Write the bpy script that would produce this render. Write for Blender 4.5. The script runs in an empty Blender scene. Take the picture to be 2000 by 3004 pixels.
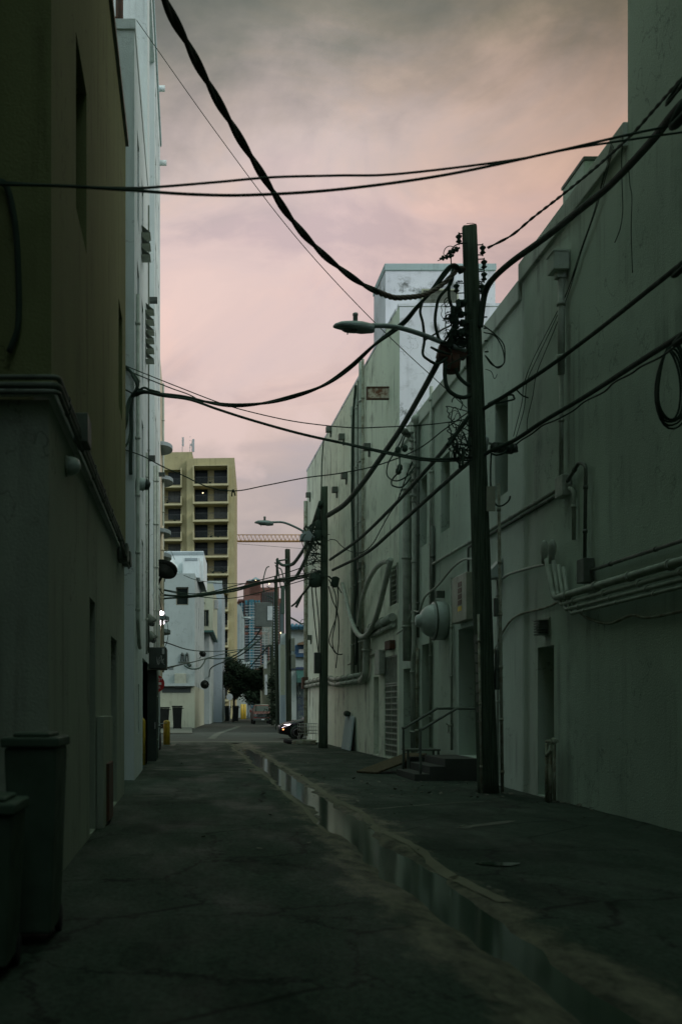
import bpy, bmesh, math, random
from mathutils import Vector, noise
random.seed(7)
S = bpy.context.scene
COL = S.collection
F = 3200.0; CX = 560.0; CY = 2080.0; H = 1.6

# ------------------------------------------------------------------ helpers
def at(px, py, Y): return Vector(((px-CX)*Y/F, Y, H+(CY-py)*Y/F))
def RW(px, py, off=0.0):                     # on the near right wall, X = 6.4
    X = 6.4-off; return at(px, py, X*F/(px-CX))
KB = 0.015
def BT(px, py, off=0.0):                     # on the tall white building's alley wall
    Y = (6.4-off+33.6*KB)/((px-CX)/F+KB); return at(px, py, Y)
def LW(px, py, off=0.0):                     # on the left walls, X = -1.26
    X = -1.26+off; return at(px, py, X*F/(px-CX))
def yR(px): return 6.4*F/(px-CX)

class MB:
    def __init__(s): s.v = []; s.f = []; s.sm = []
    def add(s, vs, fs, smooth=False):
        o = len(s.v); s.v += [Vector(p) for p in vs]
        for f in fs: s.f.append([i+o for i in f]); s.sm.append(smooth)
        return s
    def quad(s, a, b, c, d): return s.add([a,b,c,d], [(0,1,2,3)])
    def box(s, x0, x1, y0, y1, z0, z1):
        return s.add([(x0,y0,z0),(x1,y0,z0),(x1,y1,z0),(x0,y1,z0),(x0,y0,z1),(x1,y0,z1),(x1,y1,z1),(x0,y1,z1)],
            [(0,3,2,1),(4,5,6,7),(0,1,5,4),(1,2,6,5),(2,3,7,6),(3,0,4,7)])
    def obox(s, c, ax, ay, az):              # oriented box, centre and three half-axis vectors
        c = Vector(c); ax = Vector(ax); ay = Vector(ay); az = Vector(az); vs = []
        for k in (-1,1):
            for (i,j) in ((-1,-1),(1,-1),(1,1),(-1,1)): vs.append(c+ax*i+ay*j+az*k)
        return s.add(vs, [(0,3,2,1),(4,5,6,7),(0,1,5,4),(1,2,6,5),(2,3,7,6),(3,0,4,7)])
    def tube(s, pts, r, n=8, caps=True):
        pts = [Vector(p) for p in pts]
        if not isinstance(r, (list,tuple)): r = [r]*len(pts)
        t0 = (pts[1]-pts[0]).normalized()
        ref = Vector((0,0,1)) if abs(t0.z) < .9 else Vector((1,0,0))
        u = t0.cross(ref).normalized(); vs = []; fs = []
        for i, p in enumerate(pts):
            if i == 0: t = pts[1]-pts[0]
            elif i == len(pts)-1: t = pts[-1]-pts[-2]
            else: t = (pts[i+1]-pts[i]).normalized()+(pts[i]-pts[i-1]).normalized()
            if t.length < 1e-9: t = t0
            t.normalize(); u = (u-t*u.dot(t))
            if u.length < 1e-6: u = t.orthogonal()
            u.normalize(); w = t.cross(u)
            for k in range(n):
                a = 2*math.pi*k/n; vs.append(p+(u*math.cos(a)+w*math.sin(a))*r[i])
        for i in range(len(pts)-1):
            for k in range(n):
                k2 = (k+1)%n; fs.append((i*n+k, i*n+k2, (i+1)*n+k2, (i+1)*n+k))
        s.add(vs, fs, True)
        if caps:
            m = (len(pts)-1)*n
            o = len(s.v)-len(vs)
            s.f.append([o+k for k in range(n)][::-1]); s.sm.append(False)
            s.f.append([o+m+k for k in range(n)]); s.sm.append(False)
        return s
    def lathe(s, base, axis, prof, n=20):    # prof: (distance along the axis, radius)
        axis = Vector(axis).normalized(); base = Vector(base)
        return s.tube([base+axis*d for d, r in prof], [max(r,1e-4) for d, r in prof], n)
    def prism(s, poly, n, d):                # extrude a 3-D polygon along n by d
        n = Vector(n)*d; k = len(poly); vs = [Vector(p) for p in poly]; vs += [p+n for p in vs]
        fs = [tuple(range(k))[::-1], tuple(range(k,2*k))]+[(i,(i+1)%k,(i+1)%k+k,i+k) for i in range(k)]
        return s.add(vs, fs)
    def loft(s, rings, smooth=True, caps=True):
        n = len(rings[0]); vs = [p for r in rings for p in r]; fs = []
        for i in range(len(rings)-1):
            for k in range(n):
                k2 = (k+1)%n; fs.append((i*n+k, i*n+k2, (i+1)*n+k2, (i+1)*n+k))
        s.add(vs, fs, smooth)
        if caps:
            o = len(s.v)-len(vs); m = (len(rings)-1)*n
            s.f.append([o+k for k in range(n)][::-1]); s.sm.append(False)
            s.f.append([o+m+k for k in range(n)]); s.sm.append(False)
        return s
    def build(s, name, mat, parent=None, bevel=0, local=False, origin=None):
        me = bpy.data.meshes.new(name)
        off = Vector((0,0,0))
        if parent is not None and not local:
            p = parent
            while p is not None: off += p.location; p = p.parent
        elif parent is None and origin is not None: off = Vector(origin)
        me.from_pydata([tuple(v-off) for v in s.v], [], s.f)
        bm = bmesh.new(); bm.from_mesh(me)
        if bevel:
            bm.normal_update()
            es = [e for e in bm.edges if len(e.link_faces)==2 and e.calc_face_angle(0) > .6]
            bmesh.ops.bevel(bm, geom=es, offset=bevel, segments=2, affect='EDGES', profile=.5)
        bmesh.ops.recalc_face_normals(bm, faces=bm.faces)
        bm.to_mesh(me); bm.free()
        if not bevel:
            for pl, q in zip(me.polygons, s.sm): pl.use_smooth = q
        me.materials.append(mat)
        o = bpy.data.objects.new(name, me); COL.objects.link(o)
        if parent is not None: o.parent = parent
        elif origin is not None: o.location = off
        return o

def tag(o, label=None, cat=None, group=None, kind=None):
    if label: o['label'] = label
    if cat: o['category'] = cat
    if group: o['group'] = group
    if kind: o['kind'] = kind
    return o
def thing(name, label, cat, loc=(0,0,0), rz=0.0, group=None):
    o = bpy.data.objects.new(name, None); COL.objects.link(o)
    o.location = loc; o.rotation_euler = (0,0,rz); o.empty_display_size = .2
    return tag(o, label, cat, group)
def copy_tree(o, parent=None):
    c = o.copy(); COL.objects.link(c)
    if parent is not None: c.parent = parent
    for ch in list(o.children): copy_tree(ch, c)
    return c
def struct(o): o['kind'] = 'structure'; return o

def spline(pts, n=8):
    pts = [Vector(p) for p in pts]
    if len(pts) == 2: return [pts[0].lerp(pts[1], i/n) for i in range(n+1)]
    P = [2*pts[0]-pts[1]]+pts+[2*pts[-1]-pts[-2]]; out = []
    for i in range(1, len(P)-2):
        a,b,c,d = P[i-1],P[i],P[i+1],P[i+2]
        for k in range(n):
            t = k/n
            out.append(.5*((2*b)+(c-a)*t+(2*a-5*b+4*c-d)*t*t+(3*b-a-3*c+d)*t**3))
    out.append(P[-2]); return out

def facade(mb, P0, U, N, u0, u1, z0, z1, holes=()):
    P0 = Vector(P0); U = Vector(U).normalized(); N = Vector(N).normalized(); Z = Vector((0,0,1))
    pt = lambda u, z, d=0: P0+U*u+Z*z-N*d
    us = sorted({u0,u1}|{h[0] for h in holes}|{h[1] for h in holes})
    zs = sorted({z0,z1}|{h[2] for h in holes}|{h[3] for h in holes})
    us = [u for u in us if u0-1e-6 <= u <= u1+1e-6]; zs = [z for z in zs if z0-1e-6 <= z <= z1+1e-6]
    for i in range(len(us)-1):
        for j in range(len(zs)-1):
            uc = (us[i]+us[i+1])/2; zc = (zs[j]+zs[j+1])/2
            if any(h[0]<uc<h[1] and h[2]<zc<h[3] for h in holes): continue
            mb.quad(pt(us[i],zs[j]), pt(us[i+1],zs[j]), pt(us[i+1],zs[j+1]), pt(us[i],zs[j+1]))
    for (a,b,c,d,dep) in holes:
        mb.quad(pt(a,c),pt(a,d),pt(a,d,dep),pt(a,c,dep)); mb.quad(pt(b,c),pt(b,d),pt(b,d,dep),pt(b,c,dep))
        mb.quad(pt(a,d),pt(b,d),pt(b,d,dep),pt(a,d,dep)); mb.quad(pt(a,c),pt(b,c),pt(b,c,dep),pt(a,c,dep))

def fill_window(parent, P0, U, N, h, frame_m, pane_m, bars_u=1, bars_z=1, local=False, fw=.05):
    """window part (frame) set at the back of a hole, with its pane as sub-part"""
    P0 = Vector(P0); U = Vector(U).normalized(); N = Vector(N).normalized(); Z = Vector((0,0,1))
    a,b,c,d,dep = h; pt = lambda u, z, q=0: P0+U*u+Z*z-N*q
    m = MB()
    def bar(ua,ub,za,zb,q=.04):
        m.obox(pt((ua+ub)/2,(za+zb)/2,dep-q/2-.004), U*(ub-ua)/2, N*q/2, Z*(zb-za)/2)
    bar(a,a+fw,c,d); bar(b-fw,b,c,d); bar(a+fw,b-fw,c,c+fw); bar(a+fw,b-fw,d-fw,d)
    for i in range(1,bars_u+1):
        u = a+(b-a)*i/(bars_u+1); bar(u-fw*.3,u+fw*.3,c+fw,d-fw,.034)
    for i in range(1,bars_z+1):
        z = c+(d-c)*i/(bars_z+1); bar(a+fw,b-fw,z-fw*.3,z+fw*.3,.03)
    w = m.build('window', frame_m, parent, local=local)
    p = MB(); p.quad(pt(a,c,dep+.004),pt(b,c,dep+.004),pt(b,d,dep+.004),pt(a,d,dep+.004))
    me = p.build('pane', pane_m, w, local=True)
    if not local:
        off = Vector((0,0,0)); q = parent
        while q is not None: off += q.location; q = q.parent
        for v in me.data.vertices: v.co = v.co-off
    return w
def fill_door(parent, P0, U, N, h, mat, handle_m, local=False, hs=1):
    P0 = Vector(P0); U = Vector(U).normalized(); N = Vector(N).normalized(); Z = Vector((0,0,1))
    a,b,c,d,dep = h; pt = lambda u, z, q=0: P0+U*u+Z*z-N*q
    m = MB(); m.obox(pt((a+b)/2,(c+d)/2,dep+.03), U*((b-a)/2+.01), N*.03, Z*((d-c)/2+.01))
    for zz in (.28,.68):
        m.obox(pt((a+b)/2, c+(d-c)*zz, dep-.006), U*(b-a)*.33, N*.006, Z*(d-c)*.14)
    o = m.build('door', mat, parent, local=local)
    k = MB(); u = (a+.1) if hs > 0 else (b-.1)
    k.obox(pt(u, c+1.02, dep-.03), U*.05, N*.012, Z*.012); k.obox(pt(u-.03, c+1.02, dep-.01), U*.02, N*.02, Z*.07)
    hh = k.build('handle', handle_m, o, local=True)
    if not local:
        off = Vector((0,0,0)); q = parent
        while q is not None: off += q.location; q = q.parent
        for v in hh.data.vertices: v.co = v.co-off
    return o

def text_mesh(txt, size, depth=.004):
    cu = bpy.data.curves.new('txt', 'FONT'); cu.body = txt; cu.size = size; cu.extrude = depth
    cu.align_x = 'CENTER'; cu.align_y = 'CENTER'
    o = bpy.data.objects.new('txt', cu); COL.objects.link(o)
    dg = bpy.context.evaluated_depsgraph_get()
    me = bpy.data.meshes.new_from_object(o.evaluated_get(dg))
    bpy.data.objects.remove(o); return me
def letters(name, txt, size, centre, mat, parent, yaw=0.0):
    """upright lettering facing -Y"""
    me = text_mesh(txt, size); me.materials.clear(); me.materials.append(mat)
    o = bpy.data.objects.new(name, me); COL.objects.link(o); o.parent = parent
    off = Vector((0,0,0)); q = parent
    while q is not None: off += q.location; q = q.parent
    o.location = Vector(centre)-off; o.rotation_euler = (math.pi/2, 0, yaw); return o

# ------------------------------------------------------------------ materials
def nt(name):
    m = bpy.data.materials.new(name); m.use_nodes = True
    n = m.node_tree.nodes; l = m.node_tree.links; b = n['Principled BSDF']; return m, n, l, b
def lnk(l, a, b): l.new(a, b)
def mapped_noise(n, l, scale, sc=(1,1,1), detail=6, rough=.6):
    g = n.new('ShaderNodeNewGeometry'); mp = n.new('ShaderNodeMapping'); mp.inputs['Scale'].default_value = sc
    l.new(g.outputs['Position'], mp.inputs['Vector'])
    t = n.new('ShaderNodeTexNoise'); t.inputs['Scale'].default_value = scale
    t.inputs['Detail'].default_value = detail; t.inputs['Roughness'].default_value = rough
    l.new(mp.outputs[0], t.inputs['Vector']); return t.outputs['Fac']
def ramp(n, l, fac, stops):
    r = n.new('ShaderNodeValToRGB'); e = r.color_ramp.elements
    while len(e) < len(stops): e.new(.5)
    for k, (p, c) in zip(e, stops):
        k.position = p; k.color = (c,c,c,1) if not isinstance(c, (tuple,list)) else (*c,1)
    l.new(fac, r.inputs[0]); return r.outputs[0]
def mixc(n, l, fac, a, b, mode='MIX'):
    x = n.new('ShaderNodeMix'); x.data_type = 'RGBA'; x.blend_type = mode
    for s, v in ((x.inputs[0],fac),(x.inputs[6],a),(x.inputs[7],b)):
        if isinstance(v, (int,float)): s.default_value = v
        elif isinstance(v, tuple): s.default_value = (*v,1)
        else: l.new(v, s)
    return x.outputs[2]
def bump(n, l, b, h, strength, dist=.02):
    k = n.new('ShaderNodeBump'); k.inputs['Strength'].default_value = strength; k.inputs['Distance'].default_value = dist
    l.new(h, k.inputs['Height']); l.new(k.outputs[0], b.inputs['Normal'])
def stucco(name, col, dirt=.45, streak=.5, rough=.9, mould=0.0, dcol=None):
    m, n, l, b = nt(name)
    dc = dcol or tuple(c*.45 for c in col)
    big = ramp(n, l, mapped_noise(n, l, .45, (1,1,.7)), [(.42,0.0),(.7,1.0)])
    c = mixc(n, l, mixc(n,l,1.0,big,(dirt,)*3,'MULTIPLY'), col, dc)
    st = ramp(n, l, mapped_noise(n, l, 1.0, (3.2,3.2,.12), 5, .65), [(.50,0.0),(.64,1.0)])
    st2 = ramp(n, l, mapped_noise(n, l, .8, (1,1,1), 3), [(.45,0.0),(.62,1.0)])
    f = mixc(n, l, 1.0, mixc(n,l,1.0,st,st2,'MULTIPLY'), (streak,)*3, 'MULTIPLY')
    c = mixc(n, l, f, c, tuple(x*.3 for x in col))
    sp = ramp(n, l, mapped_noise(n, l, 9.0, (1,1,.6), 4, .7), [(.66,0.0),(.74,1.0)])
    c = mixc(n, l, mixc(n,l,1.0,sp,(.35,)*3,'MULTIPLY'), c, tuple(x*.35 for x in col))
    if mould:
        mo = ramp(n, l, mapped_noise(n, l, 1.6, (1,1,1), 9, .75), [(.5,0.0),(.62,1.0)])
        mz = ramp(n, l, mapped_noise(n, l, .5, (1,1,1.6), 2), [(.46,0.0),(.6,1.0)])
        c = mixc(n, l, mixc(n,l,1.0,mixc(n,l,1.0,mo,mz,'MULTIPLY'),(mould,)*3,'MULTIPLY'), c, (.06,.07,.055))
    # hairline cracks: the thin zero-crossings of a warped noise, only in some patches
    ck = n.new('ShaderNodeMath'); ck.operation = 'SUBTRACT'; l.new(mapped_noise(n, l, 1.1, (1,1,.8), 5, .55), ck.inputs[0]); ck.inputs[1].default_value = .5
    ca = n.new('ShaderNodeMath'); ca.operation = 'ABSOLUTE'; l.new(ck.outputs[0], ca.inputs[0])
    cr = ramp(n, l, ca.outputs[0], [(.0,1.0),(.006,0.0)]); cm = ramp(n, l, mapped_noise(n, l, .6, (1,1,1), 2), [(.5,0.0),(.58,.7)])
    c = mixc(n, l, mixc(n, l, 1.0, cr, cm, 'MULTIPLY'), c, tuple(x*.3 for x in col))
    # repainted patches with a hard edge
    pr = ramp(n, l, mapped_noise(n, l, .33, (1,1.3,.9), 3, .5), [(.575,0.0),(.585,.22)])
    c = mixc(n, l, pr, c, tuple(min(1,x*1.12) for x in col))
    l.new(c, b.inputs['Base Color']); b.inputs['Roughness'].default_value = rough
    b.inputs['Specular IOR Level'].default_value = .25
    h = mixc(n, l, .35, mapped_noise(n, l, 38, (1,1,1), 3), mapped_noise(n, l, 2.2, (1,1,1), 4))
    bump(n, l, b, h, .55, .03); return m
def plain(name, col, rough=.6, metal=0.0, var=.3, scale=3.0, bmp=.15, spec=.5):
    m, n, l, b = nt(name)
    f = ramp(n, l, mapped_noise(n, l, scale, (1,1,1), 6, .65), [(.35,0.0),(.7,1.0)])
    c = mixc(n, l, f, col, tuple(x*(1-var) for x in col))
    l.new(c, b.inputs['Base Color']); b.inputs['Metallic'].default_value = metal
    b.inputs['Specular IOR Level'].default_value = spec
    rr = n.new('ShaderNodeMapRange'); rr.inputs[3].default_value = max(0,rough-.12); rr.inputs[4].default_value = min(1,rough+.12)
    l.new(f, rr.inputs[0]); l.new(rr.outputs[0], b.inputs['Roughness'])
    if bmp: bump(n, l, b, mapped_noise(n, l, scale*8, (1,1,1), 3), bmp, .01)
    return m
def emit(name, col, st):
    m, n, l, b = nt(name); b.inputs['Base Color'].default_value = (*col,1)
    b.inputs['Emission Color'].default_value = (*col,1); b.inputs['Emission Strength'].default_value = st; return m
def rusty(name, base, rust=(.16,.06,.025)):
    m, n, l, b = nt(name)
    f = ramp(n, l, mapped_noise(n, l, 3.5, (1,1,1), 9, .75), [(.45,0.0),(.58,1.0)])
    l.new(mixc(n, l, f, base, rust), b.inputs['Base Color']); b.inputs['Roughness'].default_value = .85
    bump(n, l, b, f, .3, .01); return m
def wood(name, col):
    m, n, l, b = nt(name)
    g = mapped_noise(n, l, 1.0, (38,38,1.1), 7, .7)
    l.new(mixc(n, l, ramp(n,l,g,[(.35,0.0),(.65,1.0)]), tuple(c*.45 for c in col), tuple(c*1.5 for c in col)), b.inputs['Base Color'])
    b.inputs['Roughness'].default_value = .9; b.inputs['Specular IOR Level'].default_value = .08; bump(n, l, b, g, 1.0, .03); return m

M = {}
M['wall_r'] = stucco('grey_green_stucco', (.52,.62,.53), .4, .55)
M['wall_bt'] = stucco('weathered_cream_stucco', (.72,.80,.66), .25, .95, mould=.3)
M['wall_btf'] = stucco('white_paint_mouldy', (.78,.79,.86), .25, .35, mould=.9)
M['coping'] = stucco('coping_paint', (.54,.60,.53), .5, .7)
M['olive'] = stucco('olive_stucco', (.175,.195,.085), .35, .6)
M['lowwall'] = stucco('grey_base_stucco', (.32,.36,.29), .35, .4)
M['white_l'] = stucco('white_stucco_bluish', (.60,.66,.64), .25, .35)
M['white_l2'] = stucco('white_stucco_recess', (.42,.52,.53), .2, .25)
M['cream'] = stucco('cream_stucco', (.66,.58,.44), .25, .4)
M['yellow'] = stucco('yellow_tower_paint', (.36,.32,.17), .35, .35)
M['yellow2'] = stucco('yellow_tower_trim', (.44,.40,.23), .2, .2)
M['white_far_shaded'] = stucco('white_far_stucco_shaded', (.31,.36,.33), .25, .3)  # white paint darkened so its colour holds the shade of surrounding buildings
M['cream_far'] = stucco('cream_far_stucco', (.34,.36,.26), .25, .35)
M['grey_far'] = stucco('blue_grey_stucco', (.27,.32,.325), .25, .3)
M['blue'] = plain('blue_trim', (.03,.09,.17), .6)
M['navy'] = plain('navy_trim', (.02,.04,.09), .6)
M['tile'] = plain('blue_roof_tile', (.045,.15,.22), .5)
M['red'] = stucco('terracotta_panel', (.15,.075,.055), .3, .2)
M['teal'] = plain('teal_glass', (.012,.14,.17), .25, 0, .5, .08, 0)
M['teal2'] = plain('dark_balcony_panel', (.03,.055,.05), .5, 0, .3, .1, 0)  # plain dark colour for the balcony panels and fins
M['slab'] = plain('pale_slab', (.34,.38,.36), .8)
M['roofmetal'] = plain('seam_roof', (.20,.28,.31), .5)
M['pane'] = plain('dark_pane', (.012,.018,.015), .14, 0, .2, 1, 0, .06)
M['pane2'] = plain('grey_pane', (.028,.038,.033), .16, 0, .4, .5, 0, .1)
M['frame'] = plain('window_frame', (.20,.20,.14), .6)
M['dkframe'] = plain('dark_frame', (.028,.034,.028), .6)
M['door'] = plain('grey_green_door', (.11,.13,.11), .6)
M['dkdoor'] = plain('dark_door', (.06,.075,.06), .6)
M['steel'] = plain('galvanised_steel', (.36,.38,.36), .45, .6, .3, 6)
M['pipe'] = plain('painted_pipe', (.38,.43,.36), .6, 0, .35, 4)
M['pipe_dk'] = plain('dark_pipe', (.10,.125,.095), .6, 0, .35, 4)
M['pipe_old'] = rusty('old_pipe', (.33,.36,.28), (.20,.19,.13))
M['rust'] = rusty('rusty_sheet', (.52,.48,.38))
M['rustdk'] = rusty('rusty_bracket', (.07,.045,.03), (.10,.04,.02))
M['black'] = plain('black_rubber', (.040,.062,.046), .75, 0, .2, 5, .05, .1)
M['blk2'] = plain('dark_plastic', (.030,.044,.034), .5, 0, .3, 4, .05)
M['pole'] = wood('pole_wood', (.062,.088,.060))
M['bark'] = stucco('peeling_pole_paper', (.16,.17,.14), .6, .9)
M['plank'] = wood('plank_wood', (.12,.10,.065))
M['lamp'] = plain('lamp_housing', (.26,.32,.31), .45, .2, .2, 5)
M['lens'] = plain('lamp_lens', (.10,.12,.11), .2)
M['glow'] = emit('lit_lamp', (1.0,.86,.93), 9.0)
M['head'] = emit('lit_headlight', (1.0,.85,.9), 5.0)
M['amber'] = emit('amber_marker', (1.0,.35,.12), 4.0)
M['warmwin'] = emit('warm_window', (1.0,.75,.40), 3.0)
M['white_dome'] = plain('white_painted_metal', (.46,.53,.50), .4, 0, .2, 5)
M['cabinet'] = plain('beige_cabinet', (.34,.36,.27), .55, 0, .25, 3)
M['brownst'] = plain('brown_sticker', (.10,.06,.03), .6)
M['yellowst'] = plain('yellow_sticker', (.75,.55,.03), .5)
M['bollard'] = plain('yellow_bollard_paint', (.50,.33,.02), .5, 0, .35, 5)
M['signred'] = plain('sign_red', (.42,.02,.02), .45)
M['signwhite'] = plain('sign_white', (.75,.75,.72), .45)
M['bin'] = plain('green_grey_bin_plastic', (.075,.11,.082), .65, 0, .3, 3, .15, .12)
M['carred'] = plain('truck_red_paint', (.11,.028,.02), .3, 0, .2, 2, 0)
M['carblk'] = plain('car_black_paint', (.006,.006,.007), .18, 0, .2, 2, 0)
M['chrome'] = plain('chrome', (.45,.47,.48), .2, 1, .2, 5, 0)
M['tyre'] = plain('tyre', (.014,.014,.014), .85)
M['alloy'] = plain('alloy_rim', (.22,.22,.23), .3, .8)
M['glassdk'] = plain('car_glass', (.01,.012,.012), .08, 0, .1, 1, 0)
M['crane'] = plain('crane_orange_paint', (.36,.18,.05), .5)
M['greenaw'] = plain('green_awning', (.03,.10,.08), .7)
M['brownaw'] = plain('brown_awning', (.17,.11,.06), .8)
M['roll'] = plain('roller_shutter', (.09,.125,.125), .55)
M['conc'] = stucco('concrete', (.13,.135,.11), .5, .3)
M['graf'] = plain('pale_spray_paint', (.34,.37,.34), .7)
M['leaf'] = plain('leaf', (.022,.038,.018), .7, 0, .6, 1.2, 0, .08)
M['leaf2'] = plain('leaf_dark', (.014,.026,.013), .7, 0, .6, 1.2, 0, .08)
M['trunk'] = wood('trunk_bark', (.05,.04,.03))
M['curtain'] = plain('curtained_pane', (.12,.125,.10), .3, 0, .5, 2, 0, .1)
M['binblk'] = plain('black_bin', (.012,.015,.012), .6, 0, .3, 3, .1, .1)
M['dish'] = plain('dark_dish', (.014,.018,.014), .6, 0, .3, 3, .05, .1)
M['pole_far'] = wood('far_pole_wood', (.026,.034,.022))
M['tan'] = plain('twisted_tan_wire', (.075,.055,.033), .6, 0, .4, 20)
# ------------------------------------------------------------------ world, sun, camera
SUN_EL = math.radians(34); SUN_AZ = (0.80, -0.55)       # towards the sun, x and y
W = bpy.data.worlds.new('World'); S.world = W; W.use_nodes = True
n = W.node_tree.nodes; l = W.node_tree.links
bg = n['Background']; bg.inputs['Strength'].default_value = .1
sky = n.new('ShaderNodeTexSky'); sky.sky_type = 'NISHITA'; sky.sun_disc = False
sky.sun_elevation = SUN_EL; sky.sun_rotation = math.atan2(SUN_AZ[0], SUN_AZ[1])
tc = n.new('ShaderNodeTexCoord'); sep = n.new('ShaderNodeSeparateXYZ'); l.new(tc.outputs['Generated'], sep.inputs[0])
def mth(op, a, b=None, c=None):
    x = n.new('ShaderNodeMath'); x.operation = op
    for i, v in enumerate((a,b,c)):
        if v is None: continue
        if isinstance(v, (int,float)): x.inputs[i].default_value = v
        else: l.new(v, x.inputs[i])
    return x.outputs[0]
def wnoise(scale, sc, detail=7, rough=.6, dist=0.0):
    mp = n.new('ShaderNodeMapping'); mp.inputs['Scale'].default_value = sc; l.new(tc.outputs['Generated'], mp.inputs['Vector'])
    t = n.new('ShaderNodeTexNoise'); t.inputs['Scale'].default_value = scale; t.inputs['Detail'].default_value = detail
    t.inputs['Roughness'].default_value = rough; t.inputs['Distortion'].default_value = dist
    l.new(mp.outputs[0], t.inputs['Vector']); return t.outputs['Fac']
n1 = wnoise(2.3, (1,1,1.7), 8, .55, .3); n2 = wnoise(7.0, (1,1,1.6), 8, .6, .2)
zz = mth('ADD', sep.outputs['Z'], mth('MULTIPLY_ADD', n1, .17, -.085))
zz = mth('ADD', zz, mth('MULTIPLY_ADD', n2, .09, -.045))
zz = mth('ADD', zz, mth('MULTIPLY', mth('MAXIMUM', sep.outputs['X'], 0.0), -.04))
front = ramp(n, l, zz, [(0.0,(.36,.325,.36)),(.13,(.42,.37,.385)),(.20,(.50,.42,.425)),(.27,(.62,.48,.48)),(.34,(.75,.54,.52)),
    (.415,(.79,.575,.55)),(.455,(.67,.535,.50)),(.482,(.50,.41,.37)),(.515,(.26,.25,.21)),(.55,(.13,.15,.12)),(.62,(.13,.16,.135)),(.76,(.42,.66,.54)),(1.0,(.62,1.0,.82))])
warm = mixc(n, l, ramp(n, l, mth('MULTIPLY', sep.outputs['X'], 1.0), [(.12,0.0),(.40,1.0)]), (1.0,1.0,1.0), (.62,.47,.31))
warm = mixc(n, l, ramp(n, l, zz, [(.24,0.0),(.44,1.0)]), (1.0,1.0,1.0), warm)
front = mixc(n, l, 1.0, front, warm, 'MULTIPLY')
back = ramp(n, l, zz, [(0.0,(.35,.42,.46)),(.25,(.85,1.0,1.22)),(.55,(1.1,1.35,1.55)),(.78,(.72,1.05,.95)),(1.0,(.62,1.0,.82))])  # unseen sky behind and overhead is brightened and tinted to light the walls
fb = ramp(n, l, mth('MULTIPLY_ADD', sep.outputs['Y'], .5, .5), [(.42,0.0),(.62,1.0)])
cl = mixc(n, l, fb, back, front)
# small cloud detail: soft light and dark puffs
n3 = wnoise(4.2, (1,1,2.1), 9, .56, .9)
puff = ramp(n, l, n3, [(.36,(.78,.82,.90)),(.47,(.95,.97,1.0)),(.54,(1.03,1.0,.97)),(.62,(1.18,1.12,1.04))])
cl = mixc(n, l, 1.0, cl, puff, 'MULTIPLY'); cl = mixc(n, l, fb, cl, mixc(n, l, 1.0, cl, (1.03,1.0,.955), 'MULTIPLY'))
# a soft heap of cumulus low over the left roofs
dv = n.new('ShaderNodeVectorMath'); dv.operation = 'DISTANCE'; l.new(tc.outputs['Generated'], dv.inputs[0]); dv.inputs[1].default_value = (.035,.94,.325)
cu = mth('MULTIPLY_ADD', dv.outputs['Value'], -4.2, .62); cu = mth('ADD', cu, mth('MULTIPLY_ADD', wnoise(9.0, (1,1,1.3), 8, .55, .4), 1.5, -.75))
cum = ramp(n, l, cu, [(.22,0.0),(.36,.55),(.7,.75)])
cl = mixc(n, l, cum, cl, (.80,.585,.535))
hs_ = n.new('ShaderNodeHueSaturation'); hs_.inputs['Saturation'].default_value = .86; l.new(cl, hs_.inputs['Color']); cl = hs_.outputs[0]
cl10 = mixc(n, l, 1.0, cl, (10.0,10.0,10.0), 'MULTIPLY')
tot = mixc(n, l, .04, cl10, sky.outputs[0])
l.new(tot, bg.inputs['Color'])
sl = bpy.data.lights.new('sun', 'SUN'); sl.energy = 1.0; sl.angle = math.radians(18); sl.color = (1.0,.93,.88)
so = bpy.data.objects.new('sun', sl); COL.objects.link(so)
d = Vector((SUN_AZ[0]*math.cos(SUN_EL)/math.hypot(*SUN_AZ), SUN_AZ[1]*math.cos(SUN_EL)/math.hypot(*SUN_AZ), math.sin(SUN_EL)))
so.rotation_euler = d.to_track_quat('Z','Y').to_euler()
cam = bpy.data.cameras.new('camera'); co = bpy.data.objects.new('camera', cam); COL.objects.link(co)
co.location = (0,0,H); co.rotation_euler = (math.pi/2,0,0)
cam.sensor_fit = 'VERTICAL'; cam.sensor_height = 36; cam.sensor_width = 24; cam.lens = F/3004*36
cam.shift_x = (1000-CX)/3004; cam.shift_y = (CY-1502)/3004; cam.clip_end = 6000; cam.clip_start = .05
cam.dof.use_dof = True; cam.dof.focus_distance = 45; cam.dof.aperture_fstop = 2.0
S.camera = co
S.view_settings.view_transform = 'Standard'; S.view_settings.look = 'None'; S.view_settings.exposure = 0; S.view_settings.gamma = 1
S.render.engine = 'CYCLES'

# ------------------------------------------------------------------ ground
m, n, l, b = nt('worn_asphalt')
g = n.new('ShaderNodeNewGeometry'); sp = n.new('ShaderNodeSeparateXYZ'); l.new(g.outputs['Position'], sp.inputs[0])
ax = mth('ABSOLUTE', mth('SUBTRACT', sp.outputs['X'], 2.15))
w1 = mapped_noise(n, l, .9, (1,.35,1), 6, .65); w2 = mapped_noise(n, l, 4.5, (1,.5,1), 6, .7)
e = mth('ADD', ax, mth('MULTIPLY_ADD', w1, -1.5, .75)); e = mth('ADD', e, mth('MULTIPLY_ADD', w2, -.5, .25))
strip = ramp(n, l, mth('MULTIPLY', e, .5), [(.21,1.0),(.33,0.0)])
blot = ramp(n, l, mapped_noise(n, l, 1.1, (1,.5,1), 9, .72), [(.38,(.028,.043,.031)),(.65,(.044,.064,.047))])
grit = ramp(n, l, mapped_noise(n, l, 22, (1,.6,1), 6, .8), [(.36,.55),(.66,1.55)])
asp = mixc(n, l, 1.0, blot, grit, 'MULTIPLY')
cc = mixc(n, l, ramp(n, l, w2, [(.35,0.0),(.65,1.0)]), (.04,.045,.033), (.17,.16,.115))
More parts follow.
